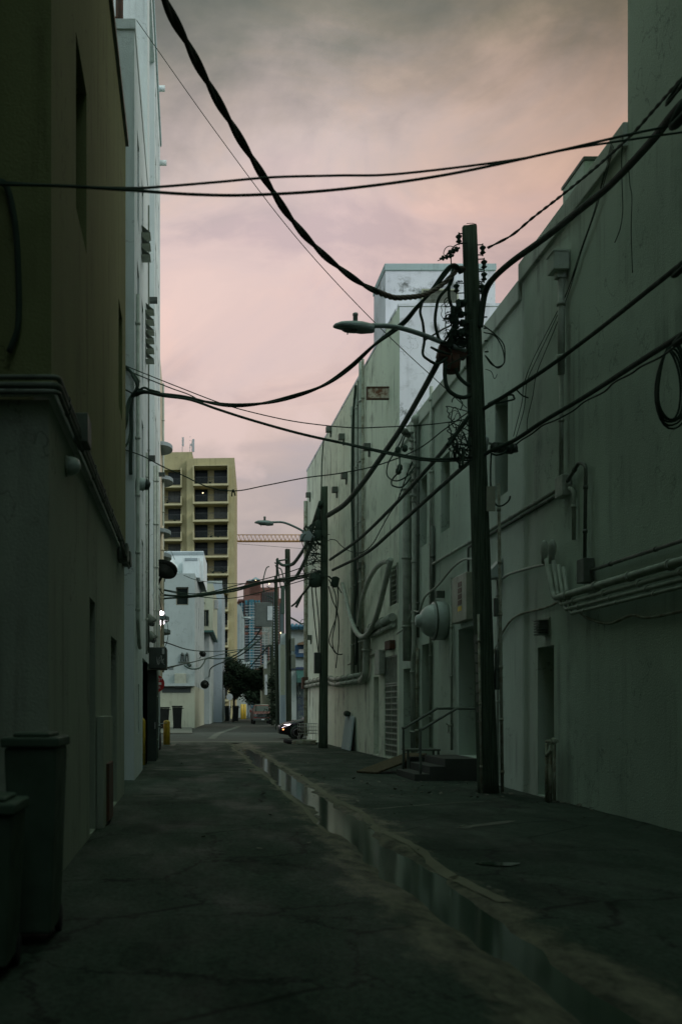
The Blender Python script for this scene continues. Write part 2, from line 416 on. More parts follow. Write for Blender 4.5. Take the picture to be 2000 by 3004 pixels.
patch = ramp(n, l, mapped_noise(n, l, .35, (1,.22,1), 5, .6), [(.58,0.0),(.70,.55)])
col = mixc(n, l, mixc(n,l,1.0,patch,(.6,.6,.6),'MULTIPLY'), asp, (.075,.073,.062))
vn = n.new('ShaderNodeTexVoronoi'); vn.feature = 'DISTANCE_TO_EDGE'; vn.inputs['Scale'].default_value = .55
vm = n.new('ShaderNodeVectorMath'); vm.operation = 'MULTIPLY_ADD'; l.new(mapped_noise(n, l, 2.0, (1,1,1), 6, .7), vm.inputs[0]); vm.inputs[1].default_value = (.9,.9,0); l.new(g.outputs['Position'], vm.inputs[2]); l.new(vm.outputs[0], vn.inputs['Vector'])
crk = ramp(n, l, vn.outputs['Distance'], [(.004,.8),(.016,0.0)])
col = mixc(n, l, crk, col, (.008,.010,.008))
tarp = ramp(n, l, mapped_noise(n, l, .42, (1,.6,1), 4, .5), [(.56,0.0),(.565,.6)])
col = mixc(n, l, tarp, col, mixc(n, l, 1.0, col, (.55,.58,.56), 'MULTIPLY'))
l.new(mixc(n, l, strip, col, cc), b.inputs['Base Color'])
l.new(ramp(n, l, w1, [(.40,.93),(.62,.60)]), b.inputs['Roughness'])
b.inputs['Specular IOR Level'].default_value = .12
bump(n, l, b, mapped_noise(n, l, 55, (1,1,1), 4, .7), .9, .012)
M['asphalt'] = m
m, n, l, b = nt('puddle_water'); b.inputs['Base Color'].default_value = (.034,.052,.037,1); b.inputs['Roughness'].default_value = .09
b.inputs['Specular IOR Level'].default_value = .42
bump(n, l, b, mapped_noise(n, l, 3.0, (1,1,1), 2), .02, .01); M['water'] = m
M['road2'] = stucco('cross_street_concrete', (.055,.062,.052), .6, .2, .75)
M['road3'] = stucco('far_alley_asphalt', (.032,.037,.03), .6, .2, .7)
M['gutter_conc'] = stucco('pale_gutter_concrete', (.17,.165,.115), .7, .2)
M['earth'] = stucco('far_ground', (.06,.06,.05), .5, .2)

def gz(x, y):
    z = .018*noise.noise((x*.55, y*.35, 3.1)) + .007*noise.noise((x*2.7, y*2.1, 8.2)) + .003*noise.noise((x*9, y*7, 1.2))
    dd = abs(x-2.18-.12*noise.noise((y*.22, 4.4, .3)))
    wid = .30+.13*noise.noise((y*.5, 1.7, 9.1))
    wid *= min(1, .5+.032*max(0,y)); wid *= 1+.35*noise.noise((y*1.9,2.2,5.5))
    if dd < wid*1.6:
        t = max(0, 1-dd/(wid*1.6)); z -= .078*t*t*(3-2*t); z += .012*noise.noise((x*3.1,y*1.3,6.6))*t
    if y > 40: z += .012*min(1, (y-40)/6)
    return z
xs = [-12,-6,-3]+[-1.9+.14*i for i in range(64)]+[9,16]
ys = [-26,-10]+[-1+.2*i for i in range(266)]
mb = MB(); nx = len(xs)
mb.add([(x,y,gz(x,y)) for y in ys for x in xs],
       [(j*nx+i, j*nx+i+1, (j+1)*nx+i+1, (j+1)*nx+i) for j in range(len(ys)-1) for i in range(nx-1)], True)
struct(mb.build('alley_road', M['asphalt']))
ye = ys[-1]
mb = MB(); mb.quad((1.2,3,-.034),(3.1,3,-.034),(3.1,44,-.034),(1.2,44,-.034)); struct(mb.build('puddle_water', M['water']))
mb = MB(); mb.quad((-900,-200,-.3),(2200,-200,-.3),(2200,5000,-.3),(-900,5000,-.3)); struct(mb.build('ground', M['earth']))
mb = MB(); mb.quad((-120,ye,-.02),(160,ye,-.02),(160,76,-.02),(-120,76,-.02)); struct(mb.build('cross_street', M['road2']))
mb = MB()
mb.quad((-60,76,-.024),(60,76,-.024),(90,420,-.024),(-60,420,-.024)); struct(mb.build('far_alley_road', M['road3']))
# pale seams and painted marks (4 mm above the road)
def strip(name, pts, w, mat, dz=.012):
    mb = MB(); P = spline([Vector((p[0],p[1],0)) for p in pts], 24 if len(pts) < 8 else 5)
    for i in range(len(P)-1):
        a, c = P[i], P[i+1]; t = (c-a).normalized(); s = Vector((-t.y,t.x,0))*w/2*(.75+.5*noise.noise((a.x*2,a.y*2,5)))
        s2 = Vector((-t.y,t.x,0))*w/2*(.75+.5*noise.noise((c.x*2,c.y*2,5)))
        V = []
        for q in (a+s, a+s*.33, a-s*.33, a-s, c-s2, c-s2*.33, c+s2*.33, c+s2): V.append(Vector((q.x,q.y,gz(q.x,q.y)+dz*.5)))
        mb.add(V, [(0,1,6,7),(1,2,5,6),(2,3,4,5)])
    return struct(mb.build(name, mat))
strip('concrete_seam', [(-1.2,28.9),(0.1,28.2),(1.2,27.6),(1.9,26.6)], .22, M['conc'])
strip('painted_line', [(-1.05,20.0),(-.32,20.0)], .12, M['conc'])
strip('painted_line', [(-.85,46.6),(-.75,49.6)], .35, M['conc'])
strip('concrete_seam', [(2.9,17.3),(4.2,18.4),(5.4,18.9)], .10, M['conc'])
strip('concrete_seam', [(3.6,14.6),(4.6,15.6)], .22, M['conc'])
for sgn, dx, y0, y1, w in ((1,.40,9,47,.16),(-1,.37,14,47,.13)):
    strip('gutter_edge', [(2.18+.12*noise.noise((y*.22,4.4,.3))+sgn*(dx+.10*noise.noise((y*.45,sgn*3,dx*9))), y) for y in [y0+1.1*k for k in range(int((y1-y0)/1.1)+1)]], w, M['gutter_conc'], .008)
mb = MB(); cpt = Vector((3.16,11.2,0))
mb.add([cpt+Vector((math.cos(a)*(.20+.07*math.sin(3*a)), math.sin(a)*(.16+.05*math.cos(2*a)), gz(3.16,11.2)+.012)) for a in [i*.3927 for i in range(16)]], [tuple(range(16))])
struct(mb.build('small_puddle', M['water']))
# second alley: wet centre line, crossing sidewalks
mb = MB(); pts = [(620,2168),(640,2152),(668,2143),(690,2136),(702,2130)]
gp = [Vector(((p[0]-CX)*(H+.02)/(p[1]-CY),(H+.02)*F/(p[1]-CY),-.008)) for p in pts]
for a, c in zip(gp[:-1], gp[1:]): mb.quad(a-Vector((.22,0,0)), c-Vector((.22,0,0)), c+Vector((.22,0,0)), a+Vector((.22,0,0)))
struct(mb.build('far_gutter', M['conc']))
mb = MB(); mb.box(-60,60,52.4,54.6,-.018,-.008); struct(mb.build('crossing_pavement', M['conc']))
mb = MB(); mb.box(-9.0,.1,70.5,92.8,-.01,.06); struct(mb.build('corner_pavement', M['conc']))

# ------------------------------------------------------------------ right: long stucco building
Px, Ux, Nx = (6.4,0,0), (0,1,0), (-1,0,0)
br = thing('stucco_building', 'long grey green stucco building along the right of the alley, with parapet steps and pipes', 'building', (6.4,21,0))
wins = [(22.05,22.98,6.0,8.0,.34),(27.0,27.95,6.1,8.0,.34),(29.6,30.42,6.1,8.0,.34),(31.65,32.5,6.15,7.95,.34)]
doors = [(19.25,20.15,.02,2.73,.38),(24.4,26.1,.5,3.5,.5),(28.85,30.25,.1,3.37,.4),(31.6,32.9,.05,2.8,.4)]
mb = MB()
facade(mb, Px, Ux, Nx, -30, 16, -.3, 30)  # unseen length behind the camera and extra height added to shade the near alley
facade(mb, Px, Ux, Nx, 16, 21.1, -.3, 9.85, [h for h in doors if h[1] < 21])
facade(mb, Px, Ux, Nx, 21.1, 33.58, -.3, 9.52, wins+[h for h in doors if h[0] > 21])
mb.quad((6.4,16,9.9),(20,16,9.9),(20,16,30),(6.4,16,30)); mb.quad((6.4,-30,30),(20,-30,30),(20,16,30),(6.4,16,30))
mb.quad((6.4,-30,-.3),(20,-30,-.3),(20,-30,30),(6.4,-30,30)); mb.quad((20,-30,-.3),(20,33.58,-.3),(20,33.58,9.4),(20,-30,30))
mb.quad((6.4,16,9.6),(20,16,9.6),(20,21.1,9.6),(6.4,21.1,9.6)); mb.quad((6.4,21.1,9.3),(20,21.1,9.3),(20,33.58,9.3),(6.4,33.58,9.3))
mb.quad((6.4,33.58,-.3),(20,33.58,-.3),(20,33.58,9.52),(6.4,33.58,9.52)); mb.quad((6.4,21.1,9.3),(20,21.1,9.3),(20,21.1,9.85),(6.4,21.1,9.85))
mb.build('wall', M['wall_r'], br)
mb = MB(); mb.box(6.33,6.75,16.0,21.14,9.853,10.22); mb.build('parapet', M['coping'], br, .02)
mb = MB(); mb.box(6.33,6.75,21.16,33.56,9.523,9.92); mb.build('parapet', M['coping'], br, .02)
mb = MB(); mb.box(7.2,9.4,20.0,21.15,9.62,11.66); mb.build('stair_head', M['wall_r'], br, .015)
mb = MB(); mb.box(7.18,9.43,19.97,21.18,11.663,11.72); mb.build('stair_head_roof', M['pipe_dk'], br)
for h in wins: fill_window(br, Px, Ux, Nx, h, M['dkframe'], M['pane'], 0, 1)
fill_door(br, Px, Ux, Nx, doors[0], M['dkdoor'], M['steel'])
fill_door(br, Px, Ux, Nx, doors[1], M['door'], M['steel'])
fill_door(br, Px, Ux, Nx, doors[2], M['door'], M['steel'])
fill_door(br, Px, Ux, Nx, doors[3], M['dkdoor'], M['steel'])
def RX(y, z, off=0): return Vector((6.4-off, y, z))
def tubepart(parent, name, pts, r, mat, nseg=10, smooth=0):
    mb = MB(); mb.tube(spline(pts, smooth) if smooth else pts, r, nseg); return mb.build(name, mat, parent)
def pipe(parent, name, pts, r, mat, every=1.6, n=10):
    """straight pipe runs with rounded corners and collars / clips along them"""
    mb = MB(); P = [Vector(p) for p in pts]; out = [P[0]]
    for i in range(1, len(P)-1):
        a = (P[i-1]-P[i]).normalized(); c = (P[i+1]-P[i]).normalized(); k = min(r*3.2, (P[i-1]-P[i]).length*.4, (P[i+1]-P[i]).length*.4)
        for t in (0,.25,.5,.75,1): out.append((P[i]+a*k).lerp(P[i],t).lerp(P[i].lerp(P[i]+c*k,t),t))
    out.append(P[-1]); mb.tube(out, r, n)
    for i in range(len(P)-1):
        L = (P[i+1]-P[i]).length; t = (P[i+1]-P[i]).normalized(); q = every*.5
        while q < L-.2:
            mb.tube([P[i]+t*(q-.03), P[i]+t*(q+.03)], r*1.32, n); q += every
    return mb.build(name, mat, parent)
# conductor head, downspout and conduit
hd = MB(); hd.box(6.12,6.385,18.42,18.76,9.04,9.36); hd.box(6.105,6.385,18.405,18.775,9.33,9.37); hd.box(6.2,6.37,18.51,18.66,8.93,9.05)
hd.build('conductor_head', M['coping'], br, .012)
pipe(br, 'downspout', [RX(18.58,8.95,.1),RX(18.58,7.3,.1)], .058, M['pipe'], .9)
pipe(br, 'downspout', [RX(18.58,7.32,.1),RX(18.58,5.5,.1)], .038, M['pipe'])
jb = MB(); jb.box(6.24,6.39,18.36,18.74,5.2,5.56); jb.build('junction_box', M['pipe'], br, .015)
pipe(br, 'conduit', [RX(28.9,.6,.06),RX(28.9,5.4,.06),RX(18.8,5.4,.06)], .036, M['pipe'])
pipe(br, 'conduit', [RX(25.0,4.5,.05),RX(25.0,5.3,.05),RX(18.8,5.3,.05)], .026, M['pipe_dk'])
pipe(br, 'conduit', [RX(18.3,5.42,.09),RX(17.75,5.62,.09),RX(17.45,5.5,.09),RX(17.5,3.95,.09)], .03, M['pipe_dk'], .7)
pipe(br, 'conduit', [RX(18.25,5.3,.07),RX(18.05,5.2,.07),RX(18.05,4.4,.07)], .035, M['pipe'], .5)
jb = MB(); jb.box(6.22,6.39,17.3,17.62,3.62,4.0); jb.build('junction_box', M['pipe_dk'], br, .01)
pipe(br, 'conduit', [RX(17.3,3.80,.06),RX(9.0,3.74,.06)], .028, M['pipe_dk'])
# thick pipe bundle with elbows and weatherheads
for k, (r, zt, zb, y0, mt) in enumerate(((.062,4.22,3.5,18.75,'pipe'),(.036,4.15,3.36,18.45,'pipe'),(.032,4.05,3.26,18.2,'pipe'),(.028,3.98,3.17,17.95,'pipe'))):
    pipe(br, 'service_pipe', [RX(y0+.35,zt,.16),RX(y0,zb,.16),RX(8.0,zb-.04,.16)], r, M[mt], 1.3, 12)
for y0, z0 in ((19.25,4.32),(18.85,4.27)):
    wh = MB(); wh.lathe(RX(y0,z0-.16,.18), (0.0,-.15,1.0), [(0,.045),(.12,.05),(.2,.07),(.3,.072),(.38,.05),(.42,.02)], 12); wh.build('weatherhead', M['pipe'], br)
pipe(br, 'conduit', [RX(22.6,.1,.05),RX(22.6,5.1,.05)], .028, M['pipe'], 1.1)
pipe(br, 'conduit', [RX(30.95,.1,.1),RX(30.95,2.9,.1),RX(30.75,3.2,.1),RX(30.75,9.6,.1)], .075, M['pipe'], 1.7)
pipe(br, 'downspout', [RX(31.75,3.0,.12),RX(31.75,8.75,.12)], .12, M['pipe'], 2.0)
pipe(br, 'conduit', [RX(30.45,3.6,.07),RX(30.45,9.7,.07)], .042, M['pipe_dk'], 1.9)
pipe(br, 'conduit', [RX(28.75,5.0,.07),RX(28.75,10.1,.07)], .05, M['pipe'], 1.9)
pipe(br, 'conduit', [RX(28.62,3.5,.07),RX(28.62,6.4,.07)], .05, M['pipe_dk'], 1.4)
pipe(br, 'conduit', [RX(26.55,.6,.06),RX(26.55,4.8,.06)], .032, M['pipe'], 1.2)
pipe(br, 'conduit', [RX(30.6,.4,.06),RX(30.6,2.7,.06),RX(30.5,3.3,.06)], .045, M['pipe_old'], 1.2)
hv = MB(); hv.lathe(RX(30.5,9.5,.1),(0,0,1),[(0,.09),(.1,.09),(.14,.15),(.26,.15),(.34,.05)],10); hv.build('vent_cap', M['pipe'], br)
# insulator stack by the cluster of service drops
mb = MB()
for k in range(9):
    z = 7.55+k*.22; mb.lathe(RX(30.62,z,.22),(0,0,1),[(0,.03),(.05,.09),(.1,.03)],8)
    mb.obox(RX(30.62,z+.05,.11), (.11,0,0),(0,.02,0),(0,0,.02))
mb.tube([RX(30.62,7.5,.22),RX(30.62,9.6,.22)], .018, 6); mb.tube([RX(30.3,7.8,.2),RX(30.3,9.3,.2)], .014, 6)
mb.build('insulator_rack', M['pipe'], br)
# meter box with wide stickers
eb = MB(); eb.box(6.2,6.385,24.6,25.95,3.62,4.7); eb.build('meter_cabinet', M['cabinet'], br, .02)
for k in range(5):
    st = MB(); st.box(6.192,6.198,25.0,25.35,3.86+.14*k,3.97+.14*k); st.build('notice_strip', M['yellowst'] if k == 0 else M['brownst'], br)
# telephone cable along the wall
tubepart(br, 'wall_cable', [RX(23,2.75,.04),RX(22.2,3.2,.04),RX(21.3,3.42,.04),RX(19.6,3.42,.04),RX(18.4,3.44,.05),RX(17.6,3.1,.06),RX(16.6,2.9,.06),RX(15.7,2.95,.06),RX(14.9,2.86,.06),RX(12,2.9,.06)], .022, M['pipe_old'], 6, 8)
tubepart(br, 'wall_cable', [RX(33.4,3.9,.1),RX(32.0,4.02,.1),RX(31.0,4.35,.12),RX(30.0,4.3,.12),RX(29.2,4.6,.14),RX(27.6,4.75,.14),RX(25.9,5.02,.12),RX(24.4,4.95,.12),RX(22.6,4.3,.1),RX(21.6,4.28,.08),RX(20.2,4.22,.1),RX(19.2,4.15,.15)], .028, M['pipe'], 6, 8)
for y in (32.0,30.95,27.6): 
    mb = MB(); mb.obox(RX(y,4.5 if y<31.5 else 4.1,.1),(.1,0,0),(0,.06,0),(0,0,.09)); mb.build('cable_clamp', M['pipe_dk'], br, .01)
# steps and landing at the raised door
stp = MB(); stp.box(5.62,6.39,24.15,26.3,-.2,.5); stp.box(5.28,5.618,24.15,26.3,-.2,.33); stp.box(4.95,5.278,24.15,26.3,-.2,.16)
stp.build('door_steps', M['road2'], br, .012)
for y in (24.25,26.2):
    hr = MB(); hr.tube(spline([Vector((5.10,y,.1)),Vector((5.10,y,1.08)),Vector((5.14,y,1.15)),Vector((5.85,y,1.58)),Vector((5.95,y,1.61)),Vector((6.38,y,1.61))],4), .03, 8)
    hr.build('handrail', M['pipe_dk'], br)
sp_ = MB()
for k, (y, zt) in enumerate(((18.75,1.05),(18.88,.98),(19.0,.9),(19.1,1.0))): sp_.tube([RX(y,-.1,.16+.02*(k%2)),RX(y,zt,.16+.02*(k%2))], .028, 8)
sp_.tube([RX(18.6,1.05,.16),RX(19.15,1.03,.16)], .03, 8); sp_.tube([RX(18.75,.9,.2),RX(19.05,.78,.2)], .03, 8); sp_.lathe(RX(18.62,1.05,.18),(-1,0,0),[(0,.05),(.04,.06),(.08,.05)],8)
sp_.build('standpipe', M['pipe_old'], br)
hb = MB(); hb.box(6.33,6.385,26.6,27.0,1.0,1.04); hb.tube([RX(26.85,1.04,.06),RX(26.85,1.2,.06),RX(26.8,1.25,.14)],.02,6); hb.build('hose_tap', M['pipe'], br)

# ------------------------------------------------------------------ wall-mounted things on that building
def lamp_dome(name, label, cat, base, axis, prof, mat, ring=None, n=22):
    t = thing(name, label, cat, base)
    mb = MB(); mb.lathe(base, axis, prof, n); mb.build('housing', mat, t)
    return t
c = Vector((6.4,27.45,3.82))
t = thing('exhaust_fan', 'big white domed exhaust fan bulging from the wall beside the meter cabinet', 'fan', c)
mb = MB(); mb.lathe(c, (-1,0,0), [(0,.46),(.04,.49),(.26,.49),(.33,.46),(.34,.42)], 28); mb.build('shroud', M['white_dome'], t)
mb = MB(); mb.lathe(c, (-1,0,0), [(.342,.42),(.36,.415),(.46,.38),(.56,.30),(.62,.22),(.63,.17),(.70,.16),(.75,.12),(.76,.03)], 28); mb.build('motor_dome', M['white_dome'], t)
mb = MB(); mb.lathe(c+Vector((-.012,0,0)), (-1,0,0), [(.26,.497),(.30,.497)], 28); mb.build('band', M['pipe_dk'], t)
c = Vector((6.4,19.6,3.06))
t = thing('bulkhead_light', 'small ribbed bulkhead light above the dark doorway on right wall', 'wall light', c)
mb = MB(); mb.box(6.37,6.398,19.42,19.78,2.92,3.24); mb.build('back_plate', M['pipe'], t, .01)
mb = MB()
for k in range(6): mb.box(6.2-.008*k*0,6.368,19.45,19.75,2.93+.048*k,2.955+.048*k)
mb.lathe(Vector((6.37,19.6,3.08)),(-1,0,-.25),[(0,.13),(.1,.12),(.16,.08),(.18,.02)],14); mb.build('shade', M['pipe_dk'], t)
c = Vector((6.4,22.6,4.45))
t = thing('wall_pack_light', 'wedge shaped wall light just right of the tall pole', 'wall light', c)
mb = MB(); mb.prism([(6.39,22.38,4.32),(6.02,22.38,4.26),(6.04,22.38,4.33),(6.39,22.38,4.72)], (0,1,0), .42); mb.build('housing', M['white_dome'], t, .012)
mb = MB(); mb.quad((6.36,22.42,4.305),(6.06,22.42,4.262),(6.06,22.76,4.262),(6.36,22.76,4.305)); mb.build('lens', M['pipe_dk'], t)
c = Vector((6.4,22.75,7.1))
t = thing('floodlight', 'double shaded floodlight in front of the slit window beside the pole', 'floodlight', c)
mb = MB(); mb.tube([c+Vector((-.02,.0,0)),c+Vector((-.3,-.05,.06)),c+Vector((-.42,-.25,.05))],.03,8); mb.build('bracket', M['pipe'], t)
for dy, dz in ((.22,.22),(-.28,-.0)):
    q = c+Vector((-.4,dy,dz)); mb = MB(); mb.lathe(q, (-.35,.5,-.75), [(-.14,.05),(-.1,.1),(.05,.15),(.16,.2),(.17,.18)], 14); mb.build('lamp_head', M['white_dome'], t)
# wooden ramp, table-like stand and litter
t = thing('wooden_ramp', 'weathered plank sloping down to the ground left of the steps', 'ramp', (5.1,27.4,0))
mb = MB(); a = Vector((4.35,27.0,.03)); bb = Vector((5.85,28.3,.44)); ux = (bb-a); L = ux.length; ux.normalize(); vx = Vector((-.66,.75,0)); wz = ux.cross(vx).normalized()
mb.obox((a+bb)/2, ux*L/2, vx*.33, wz*.025); mb.build('deck', M['plank'], t, .006)
mb = MB(); mb.obox(bb+Vector((-.1,-.1,-.24)), ux*.06, vx*.3, Vector((0,0,.2))); mb.build('support', M['plank'], t)
t = thing('low_stand', 'dark low stand with a board top at the ramp head', 'stand', (5.75,27.55,0))
mb = MB(); mb.box(5.35,6.2,27.1,27.75,.56,.60); mb.build('top', M['pipe_dk'], t, .006)
for x in (5.4,6.15):
    for y in (27.15,27.7):
        mb = MB(); mb.box(x-.025,x+.025,y-.025,y+.025,-.02,.558); mb.build('leg', M['pipe_dk'], t)
mb = MB(); mb.box(5.45,6.1,27.2,27.6,.0,.40); mb.build('crate', M['blk2'], t, .02)
mb = MB(); random.seed(3)
for k in range(260):
    x, y = (random.uniform(3.6,6.2), random.uniform(19.5,25.5)) if k < 70 else ((6.38-abs(random.gauss(0,.22)), random.uniform(9,56)) if k < 180 else (2.2+random.gauss(0,.8), random.uniform(9,46))); a = random.uniform(0,6.28); s = random.uniform(.012,.045)
    z = gz(x,y)+.02; dx = Vector((math.cos(a),math.sin(a),random.uniform(-.3,.3)))*s; dy = Vector((-math.sin(a),math.cos(a),random.uniform(-.3,.5)))*s*random.uniform(.4,1)
    p = Vector((x,y,z)); mb.prism([p-dx-dy,p+dx-dy,p+dx*.8+dy,p-dx*.7+dy*1.2], (0,0,1), .006)
tag(mb.build('litter', plain('pale_litter',(.13,.13,.10),.9)), kind='stuff')
# ------------------------------------------------------------------ right: tall white building with the roof tower
Pb = Vector((6.4,33.6,0)); Ub = Vector((-KB,1,0)).normalized(); Nb = Vector((-1,-KB,0)).normalized()
bt = thing('white_building', 'tall stained white building with a roof tower and louvred vent, right of the alley', 'building', (6.4,33.6,0))
def BX(u, z, off=0): return Pb+Ub*u+Nb*off+Vector((0,0,z))
gh = (.25,2.35,.05,3.3,.3); dh = (3.3,4.25,.05,2.7,.35); lh = (.15,1.15,4.9,6.1,.15)
mb = MB()
facade(mb, Pb, Ub, Nb, 0, 23.3, -.3, 14.0, [gh,dh,lh])
mb.quad((6.4,33.6,-.3),(22,33.6,-.3),(22,33.6,14.0),(6.4,33.6,14.0))
e = BX(23.3,0); mb.quad(e+Vector((0,0,-.3)),(22,e.y,-.3),(22,e.y,14),e+Vector((0,0,14)))
mb.quad((6.4,33.6,13.85),(22,33.6,13.85),(22,e.y,13.85),e+Vector((0,0,13.85)))
mb.build('wall', M['wall_bt'], bt)
mb = MB(); mb.box(6.42,22,33.58,33.597,-.1,13.98); mb.build('front_wall', M['wall_btf'], bt)
mb = MB(); mb.box(6.385,22.02,33.56,33.82,14.003,14.09); mb.obox(BX(11.9,14.045,-.13), Ub*11.5, Nb*.15, Vector((0,0,.042))); mb.build('coping', M['wall_btf'], bt)
tw = MB(); tw.box(6.36,9.95,35.7,37.95,13.9,15.95); tw.build('roof_tower', M['wall_btf'], bt)
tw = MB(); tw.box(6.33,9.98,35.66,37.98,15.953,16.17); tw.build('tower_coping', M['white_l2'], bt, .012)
vx0, vx1, vz0, vz1 = 7.58, 8.68, 14.70, 15.28
mb = MB(); mb.box(vx0-.05,vx0,35.63,35.69,vz0-.05,vz1+.05); mb.box(vx1,vx1+.05,35.63,35.69,vz0-.05,vz1+.05); mb.box(vx0,vx1,35.63,35.69,vz0-.05,vz0); mb.box(vx0,vx1,35.63,35.69,vz1,vz1+.05)
for k in range(15):
    z = vz0+.02+k*.038; mb.add([(vx0,35.645,z),(vx1,35.645,z),(vx1,35.69,z+.026),(vx0,35.69,z+.026)], [(0,1,2,3)])
mb.build('louvred_vent', M['cabinet'], bt)
# grille door
def grille(u0,u1,z0,z1,nu,nz,off):
    mb = MB()
    for i in range(nu+1):
        u = u0+(u1-u0)*i/nu; mb.obox(BX(u,(z0+z1)/2,off), Ub*.022, Nb*.02, Vector((0,0,(z1-z0)/2)))
    for i in range(nz+1):
        z = z0+(z1-z0)*i/nz; mb.obox(BX((u0+u1)/2,z,off+.004), Ub*(u1-u0)/2, Nb*.02, Vector((0,0,.022)))
    return mb
fill_door(bt, Pb, Ub, Nb, dh, M['dkdoor'], M['steel'])
fill_door(bt, Pb, Ub, Nb, gh, M['door'], M['steel'])
grille(.27,1.3,.06,2.35,3,12,-.06).build('security_grille', M['pipe'], bt)
grille(1.34,2.33,.06,2.35,3,12,-.06).build('security_grille', M['pipe'], bt)
grille(.27,2.33,2.42,3.28,9,1,-.05).build('transom_grille', M['pipe'], bt)
mb = MB(); mb.obox(BX(.65,5.5,-.14), Ub*.5, Nb*.01, Vector((0,0,.6)))
mb.build('vent_backing', M['blk2'], bt)
mb = MB()
for k in range(7):
    z = 4.98+k*.16; mb.add([BX(.15,z,.03),BX(1.15,z,.03),BX(1.15,z+.12,-.13),BX(.15,z+.12,-.13)], [(0,1,2,3)])
mb.obox(BX(.12,5.5,.02), Ub*.03, Nb*.03, Vector((0,0,.62))); mb.obox(BX(1.18,5.5,.02), Ub*.03, Nb*.03, Vector((0,0,.62)))
mb.build('wall_louvre', M['pipe'], bt)
# pipes up the tall wall
for k, (px, r, zt, mt, nm) in enumerate(((1040,.05,13.2,'pipe','conduit'),(1046,.035,13.4,'pipe_dk','conduit'),(1053,.06,13.7,'pipe','conduit'),(1059,.045,13.75,'pipe_dk','conduit'),(1066,.075,14.3,'pipe','downspout'),(1072,.05,14.25,'pipe_old','conduit'))):
    u = BT(px,1500).y-33.6; pipe(bt, nm, [BX(u,2.95,.1),BX(u,zt,.1)], r, M[mt], 2.2, 8)
u = BT(901,1700).y-33.6
pipe(bt, 'downspout', [BX(23.05,.2,.1),BX(23.05,12.4,.1)], .1, M['pipe_old'], 3)
# horizontal twin service pipes
for dz, dof in ((0,.12),(-.22,.14)):
    pipe(bt, 'service_pipe', [BX(23.1,2.98+dz,dof),BX(14.5,3.0+dz,dof),BX(12.6,2.85+dz,dof),BX(5.9,2.85+dz,dof)], .085, M['pipe'], 1.5)
pipe(bt, 'service_pipe', [BX(5.9,2.62,.16),BX(4.9,2.75,.16),BX(4.6,4.35,.16),BX(.2,4.45,.16)], .13, M['pipe'], 1.9)
pipe(bt, 'service_pipe', [BX(4.3,4.12,.13),BX(.2,4.2,.13)], .07, M['pipe'], 1.5)
pipe(bt, 'service_pipe', [BX(9.5,3.35,.06),BX(.9,3.55,.06)], .03, M['pipe_old'], 1.5)
jb = MB(); jb.obox(BX(23.0,2.95,.15), Ub*.28, Nb*.15, Vector((0,0,.3))); jb.build('junction_box', M['rustdk'], bt, .01)
jb = MB(); jb.obox(BX(2.6,3.15,.1), Ub*.4, Nb*.1, Vector((0,0,.4))); jb.build('junction_box', M['pipe'], bt, .01)
jb = MB(); jb.obox(BX(.9,3.62,.1), Ub*.4, Nb*.09, Vector((0,0,.14))); jb.build('junction_box', M['rustdk'], bt, .01)
for px, py in ((1010,1282),(1085,1312),(1018,1396),(990,1437),(911,1452),(1068,1660),(914,1870),(972,1260)):
    q = BT(px,py); mb = MB(); mb.obox(q+Nb*.12, Ub*.13, Nb*.12, Vector((0,0,.12))); mb.obox(q+Nb*.04+Vector((0,0,-.2)), Ub*.05, Nb*.03, Vector((0,0,.14))); mb.build('wall_bracket', M['pipe_dk'], bt, .01)
t = thing('projecting_sign', 'blank rusty sign board projecting from the tall stained wall', 'sign', (6.38,35.2,12.2))
mb = MB(); mb.box(5.70,6.36,35.16,35.22,11.62,11.95); mb.build('panel', M['rust'], t)
mb = MB(); mb.box(5.66,6.38,35.13,35.25,11.952,11.99); mb.box(5.66,6.38,35.13,35.25,11.58,11.618); mb.box(5.66,5.698,35.13,35.25,11.62,11.95); mb.build('frame', M['rustdk'], t)
# duct hoses sagging against the wall
def hose(name, label, pts, r, mat, cat='hose'):
    mb = MB(); P = spline(pts, 10); mb.tube(P, [r*(1+.07*(i%2)) for i in range(len(P))], 10); return tag(mb.build(name, mat, origin=P[0]), label, cat)
hose('duct_hose', 'pale thick hose hanging in a deep loop on tall wall', [BT(1003,1712,.25),BT(1012,1745,.3),BT(1030,1820,.3),BT(1048,1858,.3),BT(1066,1868,.3),BT(1085,1850,.3),BT(1105,1805,.3),BT(1125,1730,.3),BT(1146,1640,.25)], .085, M['pipe'])
hose('duct_hose', 'grey hose rising beside the pale looped hose to the louvre', [BT(1050,1835,.2),BT(1062,1760,.25),BT(1080,1705,.25),BT(1100,1670,.22),BT(1122,1650,.2),BT(1138,1648,.18)], .075, M['pipe'])
